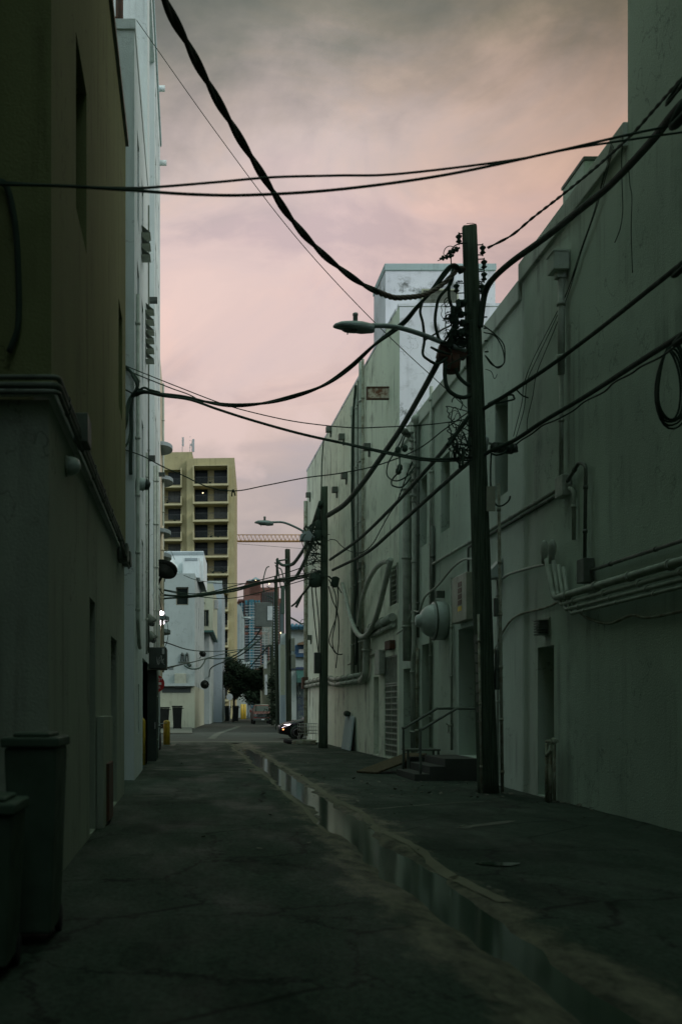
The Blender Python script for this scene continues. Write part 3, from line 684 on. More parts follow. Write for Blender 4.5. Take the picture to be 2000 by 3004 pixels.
# leaning panel, cart, tyre at the wall foot
t = thing('leaning_panel', 'pale worn panel leaning on the wall right of the second pole', 'panel', (6.0,42.5,0))
mb = MB(); mb.prism([(6.0,41.4,.02),(6.0,43.6,.02),(6.17,43.5,1.38),(6.17,41.5,1.32)], (.9,0,-.12), .07); mb.build('board', M['white_l2'], t, .01)
mb = MB(); mb.lathe((6.1,42.3,1.42),(0,1,0),[(0,.02),(.02,.1),(.5,.12),(.54,.03)],10); mb.build('rag_roll', M['black'], t)
t = thing('wire_cart', 'old wire shopping cart parked beside the second pole', 'cart', (5.1,49,0))
mb = MB()
for k in range(9): 
    x = 4.85+.1*k; mb.tube([(x,48.6,.5),(x,48.6,.95)],.008,4); mb.tube([(x,49.4,.5),(x,49.4,.95)],.008,4)
for z in (.5,.65,.8,.95):
    mb.tube([(4.85,48.6,z),(5.65,48.6,z),(5.65,49.4,z),(4.85,49.4,z),(4.85,48.6,z)],.009,4)
mb.build('basket', M['steel'], t)
mb = MB(); mb.tube(spline([(4.8,48.6,.95),(4.6,48.6,1.1),(4.6,49.4,1.1),(4.8,49.4,.95)],4),.014,6); mb.build('handle', M['steel'], t)
mb = MB()
for y in (48.65,49.35): mb.tube([(4.8,y,.14),(5.6,y,.18),(5.65,y,.5)],.012,5); mb.tube([(4.8,y,.14),(4.9,y,.5)],.012,5)
mb.build('undercarriage', M['steel'], t)
for x in (4.82,5.58):
    for y in (48.65,49.35):
        mb = MB(); mb.lathe((x,y-.015,.07),(0,1,0),[(0,.03),(.002,.06),(.028,.06),(.03,.03)],10); mb.build('wheel', M['tyre'], t)
hose('garden_hose', 'coiled pale garden hose on the ground by the wire cart', [(5.0+.5*math.cos(a), 48.2+.42*math.sin(a), .05+.012*a) for a in [i*.5 for i in range(30)]], .035, M['pipe_old'])
t = tag(MB().lathe((4.6,50.2,.1),(.2,-.1,1),[(-.1,.25),(-.09,.33),(0,.36),(.09,.33),(.1,.25)],20).build('old_tyre', M['tyre'], origin=(4.6,50.2,0)), 'dark old tyre lying at the corner of the tall stained wall', 'tyre')

# ------------------------------------------------------------------ left: olive building
Pl, Ul, Nl = (-1.26,0,0), (0,1,0), (1,0,0)
bo = thing('olive_building', 'dark olive stucco building with a pipe ledge at the left edge of the photo', 'building', (-1.26,15,0))
dl = [(13.6,14.4,.02,3.0,.3),(17.25,18.6,.02,2.76,.3)]
mb = MB(); facade(mb, Pl, Ul, Nl, 9.7, 20.7, -.3, 4.35, dl)
mb.quad((-1.26,9.7,-.3),(-14,9.7,-.3),(-14,9.7,4.35),(-1.26,9.7,4.35)); mb.quad((-1.26,20.7,-.3),(-14,20.7,-.3),(-14,20.7,4.35),(-1.26,20.7,4.35))
mb.build('base_wall', M['lowwall'], bo)
wo = [(11.75,12.95,7.0,8.9,.3),(18.7,19.7,6.8,8.65,.3)]
mb = MB(); facade(mb, (-1.235,0,0), Ul, Nl, 9.675, 20.72, 4.5, 12.3, wo)
mb.quad((-1.235,9.675,4.5),(-14,9.675,4.5),(-14,9.675,12.3),(-1.235,9.675,12.3)); mb.quad((-1.235,20.72,4.5),(-14,20.72,4.5),(-14,20.72,12.3),(-1.235,20.72,12.3))
mb.quad((-1.235,9.675,12.2),(-14,9.675,12.2),(-14,20.72,12.2),(-1.235,20.72,12.2)); mb.build('upper_wall', M['olive'], bo)
mb = MB(); mb.box(-14,-1.6,-34,8.25,-.3,29); mb.build('unseen_shade_wing', M['olive'], bo)  # added out of view to darken the near left corner
mb = MB(); mb.box(-14,-2.7,8.251,19.5,12.21,29); mb.build('unseen_shade_storeys', M['olive'], bo)  # added set-back mass, hidden from the camera, to shade the right wall
mb = MB(); mb.box(-1.599,6.39,-34,-28,-.3,24); mb.build('unseen_shade_end', M['olive'], bo)  # added behind the camera to cut off light from that end
mb = MB(); mb.box(-1.45,-1.18,9.62,20.76,12.303,12.42); mb.box(-14,-1.452,9.62,9.9,12.303,12.42); mb.build('roof_edge', M['pipe_dk'], bo)
mb = MB(); mb.box(-1.4,-1.21,9.64,20.7,4.373,4.497); mb.box(-14,-1.402,9.64,9.69,4.373,4.497); mb.build('ledge', M['coping'], bo, .01)
for h in wo: fill_window(bo, (-1.235,0,0), Ul, Nl, h, M['dkframe'], M['pane'], 0, 1)
for h in dl: fill_door(bo, Pl, Ul, Nl, h, M['dkdoor'], M['steel'], hs=-1)
for dz, r, ye_, mt in ((.0,.024,20.3,'pipe_dk'),(-.07,.03,18.9,'pipe_dk'),(-.13,.02,19.8,'pipe_dk')):
    pipe(bo, 'conduit', [(-6,9.5,4.62+dz-.13),(-1.15,9.5,4.62+dz-.13),(-1.15,ye_-2,4.60+dz-.13),(-1.12,ye_,4.42+dz-.13)], r, M[mt], 1.4)
jb = MB(); jb.box(-1.2,-1.06,11.25,11.65,4.36,4.66); jb.build('junction_box', M['pipe_dk'], bo, .012)
jb = MB(); jb.box(-1.25,-1.08,18.7,19.1,4.15,4.45); jb.build('junction_box', M['pipe_dk'], bo, .012)
jb = MB(); jb.box(-1.25,-1.1,20.0,20.4,4.25,4.5); jb.build('junction_box', M['pipe_dk'], bo, .012)
jb = MB(); jb.box(-1.255,-1.16,14.55,16.2,.0,1.5); jb.build('wall_panel', M['lowwall'], bo, .01)
jb = MB(); jb.box(-1.255,-1.12,15.0,15.8,.05,.85); jb.build('wall_panel', M['rustdk'], bo, .01)
tubepart(bo, 'wall_cable', [(-1.7,9.6,6.25),(-1.62,9.62,6.2),(-1.55,9.62,5.9),(-1.52,9.62,5.5),(-1.52,9.62,5.0),(-1.6,9.62,4.75)], .03, M['black'], 6, 8)
c = Vector((-1.26,11.0,4.05)); t = thing('dome_light', 'white dome wall light under the pipe ledge at left', 'wall light', c)
mb = MB(); mb.lathe(c,(1,0,0),[(0,.09),(.05,.095),(.1,.085),(.135,.06),(.15,.02)],18); mb.build('globe', M['white_dome'], t)
mb = MB(); mb.lathe(c+Vector((.001,0,0)),(1,0,0),[(0,.105),(.025,.105)],18); mb.build('base', M['pipe'], t)

# ------------------------------------------------------------------ left: tall white apartment block
bw = thing('apartment_block', 'tall bluish white apartment block on the left, its long side full of slit windows', 'building', (-1.26,24.4,0))
cols1 = [(25.75,26.75),(28.1,29.1)]; cols2 = [(38.9,39.7),(40.6,41.3),(42.4,43.2)]
h1 = [(a,b,z,z+2.1,.28) for a,b in cols1 for z in (3.9,7.0,10.1,13.2)]
h1 += [(26.1,26.7,1.0,2.2,.2)]
h2 = [(a,b,z,z+1.9,.22) for a,b in cols2 for z in (3.9,7.1,10.2,13.3,16.4,19.5,22.0)]
low = (28.6,44.9,-.25,2.95,.85)
groove = (33.4,38.1,5.2,24.2,.35)
mb = MB(); facade(mb, Pl, Ul, Nl, 24.4, 31.7, -.3, 17.0, h1+[(28.6,31.7,-.3,2.95,.85)])
facade(mb, Pl, Ul, Nl, 31.7, 45.0, -.3, 25.0, h2+[(31.7,44.9,-.3,2.95,.85),groove])
for Y0, za, zb in ((24.4,-.3,17.0),(31.7,16.7,25.0)):
    mb.quad((-1.26,Y0,za),(-15,Y0,za),(-15,Y0,zb),(-1.26,Y0,zb))
mb.quad((-1.26,45,-.3),(-15,45,-.3),(-15,45,25),(-1.26,45,25)); mb.quad((-1.26,24.4,16.8),(-15,24.4,16.8),(-15,31.7,16.8),(-1.26,31.7,16.8)); mb.quad((-1.26,31.7,24.8),(-15,31.7,24.8),(-15,45,24.8),(-1.26,45,24.8))
mb.quad((-2.11,28.6,-.3),(-2.11,44.9,-.3),(-2.11,44.9,2.95),(-2.11,28.6,2.95))
mb.build('wall', M['white_l'], bw)
mb = MB(); gin = [(a,b,z,z+1.8,.2) for a,b in ((34.2,35.1),(36.4,37.3)) for z in (6,9.1,12.2,15.3,18.4,21.4)]
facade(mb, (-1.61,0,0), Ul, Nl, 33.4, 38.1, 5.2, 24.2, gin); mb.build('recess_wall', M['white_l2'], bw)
for h in h1: fill_window(bw, Pl, Ul, Nl, h, M['dkframe'], M['pane2'], 0, 1)
for h in h2: fill_window(bw, Pl, Ul, Nl, h, M['dkframe'], M['pane2'], 0, 1)
for h in gin: fill_window(bw, (-1.61,0,0), Ul, Nl, h, M['dkframe'], M['pane2'], 0, 1)
mb = MB(); mb.box(-15,-1.235,24.36,24.6,16.803,17.02); mb.box(-1.45,-1.235,24.602,31.69,16.803,17.02); mb.build('coping', M['white_l'], bw)
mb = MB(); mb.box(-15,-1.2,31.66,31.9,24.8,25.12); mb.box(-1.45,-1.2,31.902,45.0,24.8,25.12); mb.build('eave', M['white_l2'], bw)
for x, y in ((-1.85,25.2),(-1.65,25.6),(-1.75,26.4)): pipe(bw, 'roof_pipe', [(x,y,16.8),(x,y,19.6)], .07, M['rustdk'], 1)
for px, py in ((465,260),(478,478)):
    Y = 41.5 if py < 300 else 44.3; z = H+(CY-py)*Y/F; tubepart(bw, 'scupper', [(-1.3,Y,z),(-.98,Y,z)], .11, M['white_l'], 10)
pipe(bw, 'conduit', [(-1.2,24.75,11.0),(-1.2,24.75,3.6),(-1.2,25.3,3.1),(-1.2,25.8,3.05)], .045, M['pipe'], 1.3)
pipe(bw, 'conduit', [(-1.2,29.8,8.6),(-1.2,29.8,3.1)], .03, M['pipe'], 1.3)
pipe(bw, 'conduit', [(-1.2,31.2,16.0),(-1.2,31.2,3.2)], .025, M['pipe_dk'], 2.0)
for k, (y, z) in enumerate(((27.6,13.1),(30.2,17.3-5.2),(30.2,11.3))):
    mb = MB()
    for j in range(3): mb.add([(-1.25,y,z+.28*j),(-1.25,y+.5,z+.28*j),(-1.02,y+.5,z+.2+.28*j-.2),(-1.02,y,z+.28*j),(-1.25,y,z+.2+.28*j),(-1.25,y+.5,z+.2+.28*j)],[(0,1,2,3),(3,2,5,4)])
    mb.build('vent_hood', M['pipe'], bw)
for y, z in ((32.6,13.8),(30.6,8.6),(42.0,10.6)):
    mb = MB(); mb.box(-1.255,-1.0,y,y+.25,z,z+.12); mb.build('wall_bracket', M['blk2'], bw)
c = Vector((-1.26,24.9,6.75)); t = thing('wall_floodlight', 'round white floodlight with a dark face on the apartment block', 'floodlight', c)
mb = MB(); mb.lathe(c,(1,.12,-.1),[(0,.1),(.02,.15),(.2,.15),(.22,.13)],16); mb.build('housing', M['white_dome'], t)
mb = MB(); mb.lathe(c+Vector((.22,.02,-.02)),(1,.12,-.1),[(0,.13),(.08,.12),(.12,.04)],16); mb.build('lens', M['blk2'], t)
for k, (y, z, lb) in enumerate(((32.0,4.15,'upper of two hooded dark wall lights above the black box'),(33.2,3.75,'lower of two hooded dark wall lights above the black box'))):
    c = Vector((-1.26,y-.9,z)); t = thing('hooded_light', lb, 'wall light', c, 0, 'hooded wall lights')
    mb = MB(); mb.lathe(c+Vector((.02,0,.1)),(.55,0,-.83),[(-.05,.03),(0,.11),(.12,.14),(.24,.17),(.25,.15)],14); mb.build('hood', M['pipe_dk'], t)
    mb = MB(); mb.lathe(c+Vector((.15,0,-.1)),(.55,0,-.83),[(0,.1),(.06,.08),(.1,.02)],12); mb.build('bulb', M['lens'], t)
# black box with a scrawled tag, open steel door, bollards, sign
t = thing('black_box', 'black metal box with pale graffiti jutting from the left wall', 'box', (-1.26,33,2.9))
mb = MB(); mb.box(-1.257,-.73,32.8,34.4,2.82,3.46); mb.build('housing', M['blk2'], t, .015)
mb = MB(); random.seed(11)
for k in range(7):
    x = -1.02+.035*k; z = 2.95+.08*random.random()
    P = [Vector((x+random.uniform(-.04,.05), 32.792, z+random.uniform(-.06,.2))) for _ in range(5)]; mb.tube(spline(P,4), .006, 4)
mb.build('graffiti', M['graf'], t)
mb = MB(); mb.box(-.86,-.79,32.788,32.796,3.25,3.42); mb.build('label_plate', M['graf'], t)
t = thing('steel_door_leaf', 'dark open steel door leaf standing under the black box', 'door', (-1.26,33.1,0))
mb = MB(); mb.box(-1.32,-1.03,33.05,33.12,.02,2.78); mb.build('leaf', M['blk2'], t, .008)
mb = MB(); mb.box(-1.1,-1.06,32.99,33.05,1.0,1.2); mb.build('handle', M['steel'], t)
def bollard(x, y, h, label):
    t = thing('bollard', label, 'bollard', (x,y,0), 0, 'yellow bollards at the alley end')
    mb = MB(); mb.lathe((x,y,-.1),(0,0,1),[(0,.15),(h,.15),(h+.06,.13),(h+.1,.07),(h+.11,.01)],18); mb.build('post', M['bollard'], t)
    return t
bollard(-1.07,48.6,1.1,'yellow bollard standing clear of the wall at the end of the left block')
bollard(-1.45,31.4,1.35,'tall dull yellow bollard close under the left wall, before the dark door leaf')
t = thing('do_not_enter_sign', 'round red DO NOT ENTER sign half hidden behind wall pipes at left', 'sign', (-1.22,38,0))
mb = MB(); mb.tube([(-1.22,38.04,-.1),(-1.22,38.04,2.82)],.03,8); mb.build('post', M['steel'], t)
mb = MB(); mb.lathe((-1.22,38.0,2.48),(0,-1,0),[(0,.31),(.006,.31)],32); mb.build('disc', M['signred'], t)
mb = MB(); mb.box(-1.42,-1.02,37.984,37.99,2.44,2.53); mb.build('white_bar', M['signwhite'], t)
letters('lettering', 'DO NOT', .115, (-1.22,37.985,2.63), M['signwhite'], t); letters('lettering', 'ENTER', .115, (-1.22,37.985,2.34), M['signwhite'], t)
for k, x in enumerate((-1.17,-1.08)):
    pipe(bw, 'conduit', [(x,35.4,-.1),(x,35.4,9.5)], .04, M['pipe'], 1.4)
# cluttered bicycle by the wall
t = thing('bicycle', 'dark bicycle leaning by the wall behind the yellow bollard', 'bicycle', (-1.15,43,0))
for y in (42.3,43.4):
    mb = MB(); P = [Vector((-1.2,y+.33*math.cos(a),.35+.33*math.sin(a))) for a in [i*math.pi/12 for i in range(25)]]; mb.tube(P,.018,6)
    for k in range(6): a = k*math.pi/6; mb.tube([(-1.2,y-.32*math.cos(a),.35-.32*math.sin(a)),(-1.2,y+.32*math.cos(a),.35+.32*math.sin(a))],.004,4)
    mb.build('wheel', M['tyre'], t)
mb = MB(); A,B_,C_,D_ = (-1.2,42.3,.35),(-1.2,42.85,.33),(-1.2,42.7,.85),(-1.2,43.25,.85)
for p,q in ((A,B_),(A,C_),(B_,C_),(C_,D_),(B_,D_),(D_,(-1.2,43.4,.35)),(D_,(-1.2,43.2,1.02))): mb.tube([p,q],.016,6)
mb.build('frame', M['pipe_dk'], t)
mb = MB(); mb.tube([(-1.45,43.15,1.05),(-1.2,43.2,1.02),(-.95,43.15,1.05)],.014,6); mb.build('handlebar', M['steel'], t)
mb = MB(); mb.box(-1.27,-1.13,42.55,42.8,.88,.94); mb.build('saddle', M['blk2'], t, .02)

# ------------------------------------------------------------------ left: cream art deco end with round eyebrows
bc = thing('art_deco_building', 'narrow cream art deco end wall with round concrete eyebrows over the left windows', 'building', (-1.26,45.05,0))
hc = [(46.0,46.9,z,z+1.6,.15) for z in (3.2,6.6,10.0,13.2)]
mb = MB(); facade(mb, Pl, Ul, Nl, 45.05, 48.6, 2.95, 16.1, hc); mb.quad((-1.26,48.6,2.95),(-15,48.6,2.95),(-15,48.6,16.1),(-1.26,48.6,16.1)); mb.quad((-1.26,45.05,16),(-15,45.05,16),(-15,48.6,16),(-1.26,48.6,16))
mb.box(-15,-2.0,45.05,48.59,-.3,2.949); mb.quad((-1.26,45.05,2.95),(-15,45.05,2.95),(-15,48.6,2.95),(-1.26,48.6,2.95)); mb.build('wall', M['cream'], bc)
for h in hc: fill_window(bc, Pl, Ul, Nl, h, M['dkframe'], M['pane2'], 0, 1)
for k, (px, py, Y) in enumerate(((507,1316,46.4),(502,1566,46.0),(497,1817,45.8),(509,1413,48.2),(504,1636,48.0),(501,1855,48.0))):
    z = H+(CY-py)*Y/F; xr = (px-CX)*Y/F; w = xr+1.26
    mb = MB(); mb.prism([(-1.26+w*math.sin(a), Y+.95*math.cos(a)*-1, z-.07) for a in [i*math.pi/14 for i in range(15)]], (0,0,1), .16)
    mb.build('eyebrow', M['grey_far'], bc, .01)
pipe(bc, 'conduit', [(-1.2,47.6,3.2),(-1.2,47.6,15.8)], .05, M['pipe'], 2)
pipe(bc, 'conduit', [(-1.18,45.25,3.2),(-1.18,45.25,9.2)], .06, M['cream'], 2)
for z, lb in ((5.56,'lit round lamp glowing above a round eyebrow on the left wall'),(5.2,'lit lamp glowing just under the round eyebrow on left wall')):
    Y = 45.3 if z > 5.4 else 45.6; c = Vector((-1.26,Y,z)); xx = -1.3+.02; t = thing('lit_wall_lamp', lb, 'wall lamp', c, 0, 'lit wall lamps')
    mb = MB(); mb.lathe(c+Vector((-.02,0,.1)),(.5,-.2,-.85),[(-.12,.04),(-.07,.09),(0,.125),(.04,.125)],16); mb.build('hood', M['blk2'], t)
    mb = MB(); mb.lathe(c+Vector((.02,-.02,.04)),(.5,-.5,-.7),[(0,.115),(.07,.11),(.13,.075),(.15,.02)],16); mb.build('glass', M['glow'], t)
# foreground bins
def bin_(x0,x1,y0,y1,h,label):
    t = thing('wheeled_bin', label, 'bin', ((x0+x1)/2,(y0+y1)/2,0), 0, 'bins by the left wall')
    mb = MB(); e = .04; mb.loft([[Vector(p) for p in ((x0+e,y0+e,.08),(x1-e,y0+e,.08),(x1-e,y1-e,.08),(x0+e,y1-e,.08))],[Vector(p) for p in ((x0,y0,h-.1),(x1,y0,h-.1),(x1,y1,h-.1),(x0,y1,h-.1))]], False); mb.build('body', M['bin'], t, .02)
    mb = MB(); mb.box(x0-.02,x1+.02,y0-.03,y1+.02,h-.098,h-.03); mb.obox(((x0+x1)/2,(y0+y1)/2,h-.015),((x1-x0)/2-.05,0,0),(0,(y1-y0)/2-.05,0),(0,0,.015)); mb.build('lid', M['bin'], t, .015)
    mb = MB(); mb.tube([(x0+.05,y1+.04,h-.14),(x1-.05,y1+.04,h-.14)],.018,6); mb.build('handle', M['bin'], t)
    for x in (x0+.03,x1-.08):
        mb = MB(); mb.lathe((x,y1-.06,.1),(1,0,0),[(0,.05),(.005,.1),(.045,.1),(.05,.05)],14); mb.build('wheel', M['tyre'], t)
bin_(-1.25,-.9,7.3,7.95,1.44,'tall dark wheeled bin against the wall at the lower left edge')
bin_(-1.5,-1.04,6.35,6.9,1.08,'low dark wheeled bin in front of the taller one at lower left')
# ------------------------------------------------------------------ utility poles
def pole(name, label, base, top, r0, r1, group='wooden utility poles down the alley'):
    base = Vector(base); top = Vector(top); t = thing(name, label, 'pole', base, 0, group)
    rings = []; N = 22; K = 16
    ax = (top-base)
    for i in range(N+1):
        f = i/N; c = base+ax*f+Vector((.03*noise.noise((f*3,base.x,1))*ax.length*.05,0,0)); r = r0+(r1-r0)*f; ring = []
        for k in range(K):
            a = 2*math.pi*k/K; rr = r*(1+.05*noise.noise((math.cos(a)*1.5,math.sin(a)*1.5,f*ax.length*.5+base.y)))
            ring.append(c+Vector((math.cos(a)*rr, math.sin(a)*rr, (.05*noise.noise((math.cos(a)*2,math.sin(a)*2,base.y)) if i==N else 0))))
        rings.append(ring)
    mb = MB(); mb.loft(rings); mb.build('shaft', M['pole'] if base.y < 50 else M['pole_far'], t); return t, base, top
def onp(base, top, z, r, ang):                # a point on a pole's skin
    f = (z-base.z)/(top.z-base.z); c = base.lerp(top, f); return c+Vector((math.cos(ang)*r, math.sin(ang)*r, 0))
p1, b1, t1 = pole('utility_pole', 'nearest tall wooden utility pole, crowded with insulators and wires', (5.70,20.9,-.2), (5.34,20.9,10.83), .205, .14)
p2, b2, t2 = pole('utility_pole', 'second wooden utility pole, in front of the tall stained wall', (5.40,44.5,-.2), (5.45,44.5,10.67), .19, .14)
p3, b3, t3 = pole('utility_pole', 'third wooden utility pole, against the sky beyond the crossing', (6.12,68,-.2), (6.02,68,11.55), .18, .16)
p4, b4, t4 = pole('utility_pole', 'fourth slim utility pole carrying a transformer box', (6.75,85,-.2), (6.62,85,11.9), .16, .13)
p5, b5, t5 = pole('utility_pole', 'far dark utility pole rising by the red pickup truck', (8.1,108,-.2), (8.0,108,12.0), .17, .14)
def P1(px, py, dy=0): return at(px, py, 20.9+dy)
def P2(px, py, dy=0): return at(px, py, 44.5+dy)
def insul(p, name, base, axis, n=3, r=.05, L=.22):
    mb = MB(); base = Vector(base); axis = Vector(axis).normalized(); prof = [(0,.02)]
    for k in range(n):
        q = .05+(L-.06)*k/n; prof += [(q,.022),(q+.015,r),(q+.03,r),(q+.045,.022)]
    prof += [(L,.02)]; mb.lathe(base, axis, prof, 10); return mb.build(name, M['black'], p)
def clevis(p, px, py, side):
    c = P1(px,py); mb = MB(); s = side
    mb.lathe(c+Vector((0,0,-.075)),(0,0,1),[(0,.035),(.02,.06),(.045,.035),(.075,.032),(.105,.06),(.125,.06),(.15,.03)],10)
    for dz in (-.1,.1): mb.tube([c+Vector((0,0,dz)), c+Vector((-s*.2,0,dz*.9))], .011, 6)
    mb.tube([c+Vector((0,0,-.12)), c+Vector((0,0,.12))], .012, 6); mb.build('spool_insulator', M['black'], p)
for px, py, s in ((1415,733,1),(1419,775,1),(1419,811,1),(1412,846,1),(1338,845,-1),(1345,700,-1)): clevis(p1, px, py, s)
insul(p1, 'strain_insulator', P1(1347,727), (-1,-.3,-.6), 3, .055, .3); insul(p1, 'strain_insulator', P1(1330,748), (-1,-.2,-.35), 3, .05, .3)
for px, py in ((1352,790),(1356,825),(1360,930),(1362,965)):
    mb = MB(); q = P1(px,py); mb.tube([q, q+Vector((-.1,0,0))], .014, 6); mb.build('pole_step', M['black'], p1)
for px, py in ((1417,930),(1417,963),(1420,1000),(1421,1032)):
    mb = MB(); q = P1(px,py); mb.tube([q, q+Vector((.07,0,0))], .014, 6); mb.build('pole_step', M['black'], p1)
# fused cut-outs: bushings, arms and a rusty bracket carrying the big terminal
for a, c in (((1366,880),(1340,905)),((1366,920),(1325,925)),((1372,950),(1335,945)),((1372,985),(1330,970)),((1370,960),(1318,1000))):
    mb = MB(); A = P1(*a,-.1); C = P1(*c,-.2); mb.tube([A,A.lerp(C,.3),A.lerp(C,.32),A.lerp(C,.55),A.lerp(C,.57),C],[.04,.05,.075,.07,.04,.035],8)
    mb.lathe(C+Vector((0,0,-.14)),(0.1,0,1),[(0,.03),(.03,.07),(.09,.05),(.12,.085),(.2,.04),(.28,.06),(.32,.02)],10); mb.build('cutout', M['black'], p1)
for pts in ([(1300,935),(1320,934),(1340,937)],[(1262,1018),(1285,1030),(1320,1040)],[(1303,1000),(1320,975),(1332,950)]):
    mb = MB(); mb.tube([P1(*q,-.2) for q in pts], [.02,.03,.02], 8); mb.build('switch_rod', M['black'], p1)
mb = MB(); q = [P1(*c,-.12) for c in ((1293,1003),(1362,1018),(1372,1030),(1368,1048),(1338,1046),(1290,1048),(1284,1040))]; mb.prism(q, (0,1,0), .22); mb.build('bracket', M['rustdk'], p1, .012)
mb = MB(); q = P1(1325,1045); mb.lathe(q,(-.04,0,-1),[(0,.17),(.28,.165),(.3,.15),(.32,.12)],16); mb.build('terminal_can', M['rustdk'], p1, 0)
mb = MB(); q = [P1(*c,-.05) for c in ((1325,1000),(1350,985),(1372,995),(1372,1012),(1330,1014))]; mb.prism(q,(0,1,0),.15); mb.build('bracket', M['black'], p1)
mb = MB(); mb.box(5.60,5.76,20.66,20.70,5.35,5.82); mb.build('tag_plate', M['cabinet'], p1)
# pale peeling posters on the lower left of the pole, a bare grey strip
mb = MB()
for k in range(9):
    z0 = 1.35+.19*k; f = (z0+.2)/11.03; cx = 5.70+(5.34-5.70)*f; r = .205+(.14-.205)*f+.006
    aa = [math.pi*1.08+i*.16+.1*noise.noise((k*.7,2,1)) for i in range(5)]
    lo = [Vector((cx+math.cos(a)*r, 20.9+math.sin(a)*r, z0+.04*noise.noise((a*3,k,3)))) for a in aa]; hi = [v+Vector((0,0,.155+.05*noise.noise((k,v.x*9,1)))) for v in lo]
    for i in range(4): mb.quad(lo[i],lo[i+1],hi[i+1],hi[i])
mb.build('poster_remnant', M['bark'], p1)
pipe(p1, 'riser_conduit', [(5.93,20.78,-.1),(5.86,20.8,5.9)], .03, M['pipe_old'], 1.0); pipe(p1, 'riser_conduit', [(5.52,20.72,-.1),(5.46,20.74,3.4)], .022, M['pipe_old'], 1.2)
for px, py, h in ((1460,1775,.22),(1463,1930,.25),(1463,1985,.25)):
    q = P1(px-4,py,-.05); mb = MB(); mb.box(q.x-.05,q.x+.05,q.y-.05,q.y+.05,q.z-h,q.z+h*.6); mb.build('pole_box', M['pipe_dk'], p1, .01)
# splice case to the right of the pole
t = thing('splice_case', 'bulky black splice case hung beside the nearest pole on the lower cable', 'splice case', P1(1480,1312))
mb = MB(); mb.tube([P1(1438,1312),P1(1447,1312),P1(1500,1316),P1(1516,1316)],[.04,.10,.11,.05],12); mb.build('case', M['black'], t)
for i, px in enumerate((1450,1470,1490,1508)):
    mb = MB(); mb.tube([P1(px,1302,-.06),P1(px+4,1327,-.06)],.05,8); mb.build('clamp', M['blk2'], t)
# nests of slack wire near pole 1 (each its own piece of cable below)

# pole 2 hardware
for z, r in ((9.6,.1),(9.1,.13),(8.75,.15)):
    mb = MB(); mb.lathe((5.17,44.35,z-.3),(0,0,1),[(0,.05),(.05,r),(.4,r*.9),(.5,.05)],10); mb.build('cutout', M['black'], p2)
for z in (8.3,7.9,7.0,6.6): insul(p2, 'strain_insulator', (5.28,44.4,z), (-1,-.2,.1), 3, .06, .4)
mb = MB(); mb.lathe((5.05,44.4,6.55),(0,0,1),[(0,.1),(.05,.26),(.5,.26),(.6,.1)],12); mb.build('splice_can', M['black'], p2)
mb = MB(); mb.lathe((5.82,44.4,6.55),(.2,0,1),[(0,.06),(.05,.16),(.4,.16),(.45,.06)],12); mb.build('splice_can', M['black'], p2)
mb = MB(); mb.box(5.02,5.26,44.3,44.6,3.05,3.9); mb.build('pole_box', M['blk2'], p2, .015)
for px, py in ((960,1568),(960,1586),(925,1595)): 
    mb = MB(); q = P2(px,py); mb.tube([q,q+Vector((.1 if px>940 else -.1,0,0))],.014,6); mb.build('pole_step', M['black'], p2)
# pole 3, 4, 5 hardware
mb = MB(); mb.tube([(6.0,67.8,10.9),(5.35,67.8,10.8)],.05,8); mb.build('side_arm', M['black'], p3)
insul(p3, 'strain_insulator', (5.38,67.8,10.8), (-.3,0,-1), 3, .09, .4)
mb = MB(); mb.box(6.2,6.45,67.7,68.0,5.2,6.0); mb.box(6.22,6.5,67.7,68.0,4.1,5.0); mb.build('pole_box', M['pipe_dk'], p3, .02)
mb = MB(); mb.box(5.0,6.35,84.8,85.5,8.0,9.9); mb.build('transformer_case', M['dkdoor'], p4, .06)
mb = MB()
for k in range(11): mb.box(5.55+.07*k,5.58+.07*k,84.72,84.80,6.6,8.0)
mb.build('cooling_fins', M['pipe'], p4); mb = MB(); mb.box(5.95,6.35,84.74,84.795,8.5,9.6); mb.build('label_plate', M['slab'], p4)
for z in (10.9,10.2,9.9): insul(p4, 'strain_insulator', (6.4,84.8,z), (-1,0,.5), 4, .1, .6)
for x, z, dx in ((5.6,11.6,-.5),(6.9,11.9,.4),(7.3,11.5,.5),(7.5,10.4,.3)):
    mb = MB(); mb.tube(spline([(x-dx,84.9,z+1.1),(x-dx*.5,84.9,z+.9),(x,84.9,z-.2),(x+.1,84.9,z-.9)],5),.05,6); mb.build('jumper', M['black'], p4)
mb = MB(); mb.box(7.0,7.3,84.8,85.1,9.0,11.2); mb.build('cutout', M['black'], p4, .04)
mb = MB(); mb.box(7.2,7.5,107.7,107.9,5.6,7.0); mb.box(7.3,7.55,107.7,107.9,3.0,5.0); mb.build('pole_box', M['slab'], p5)

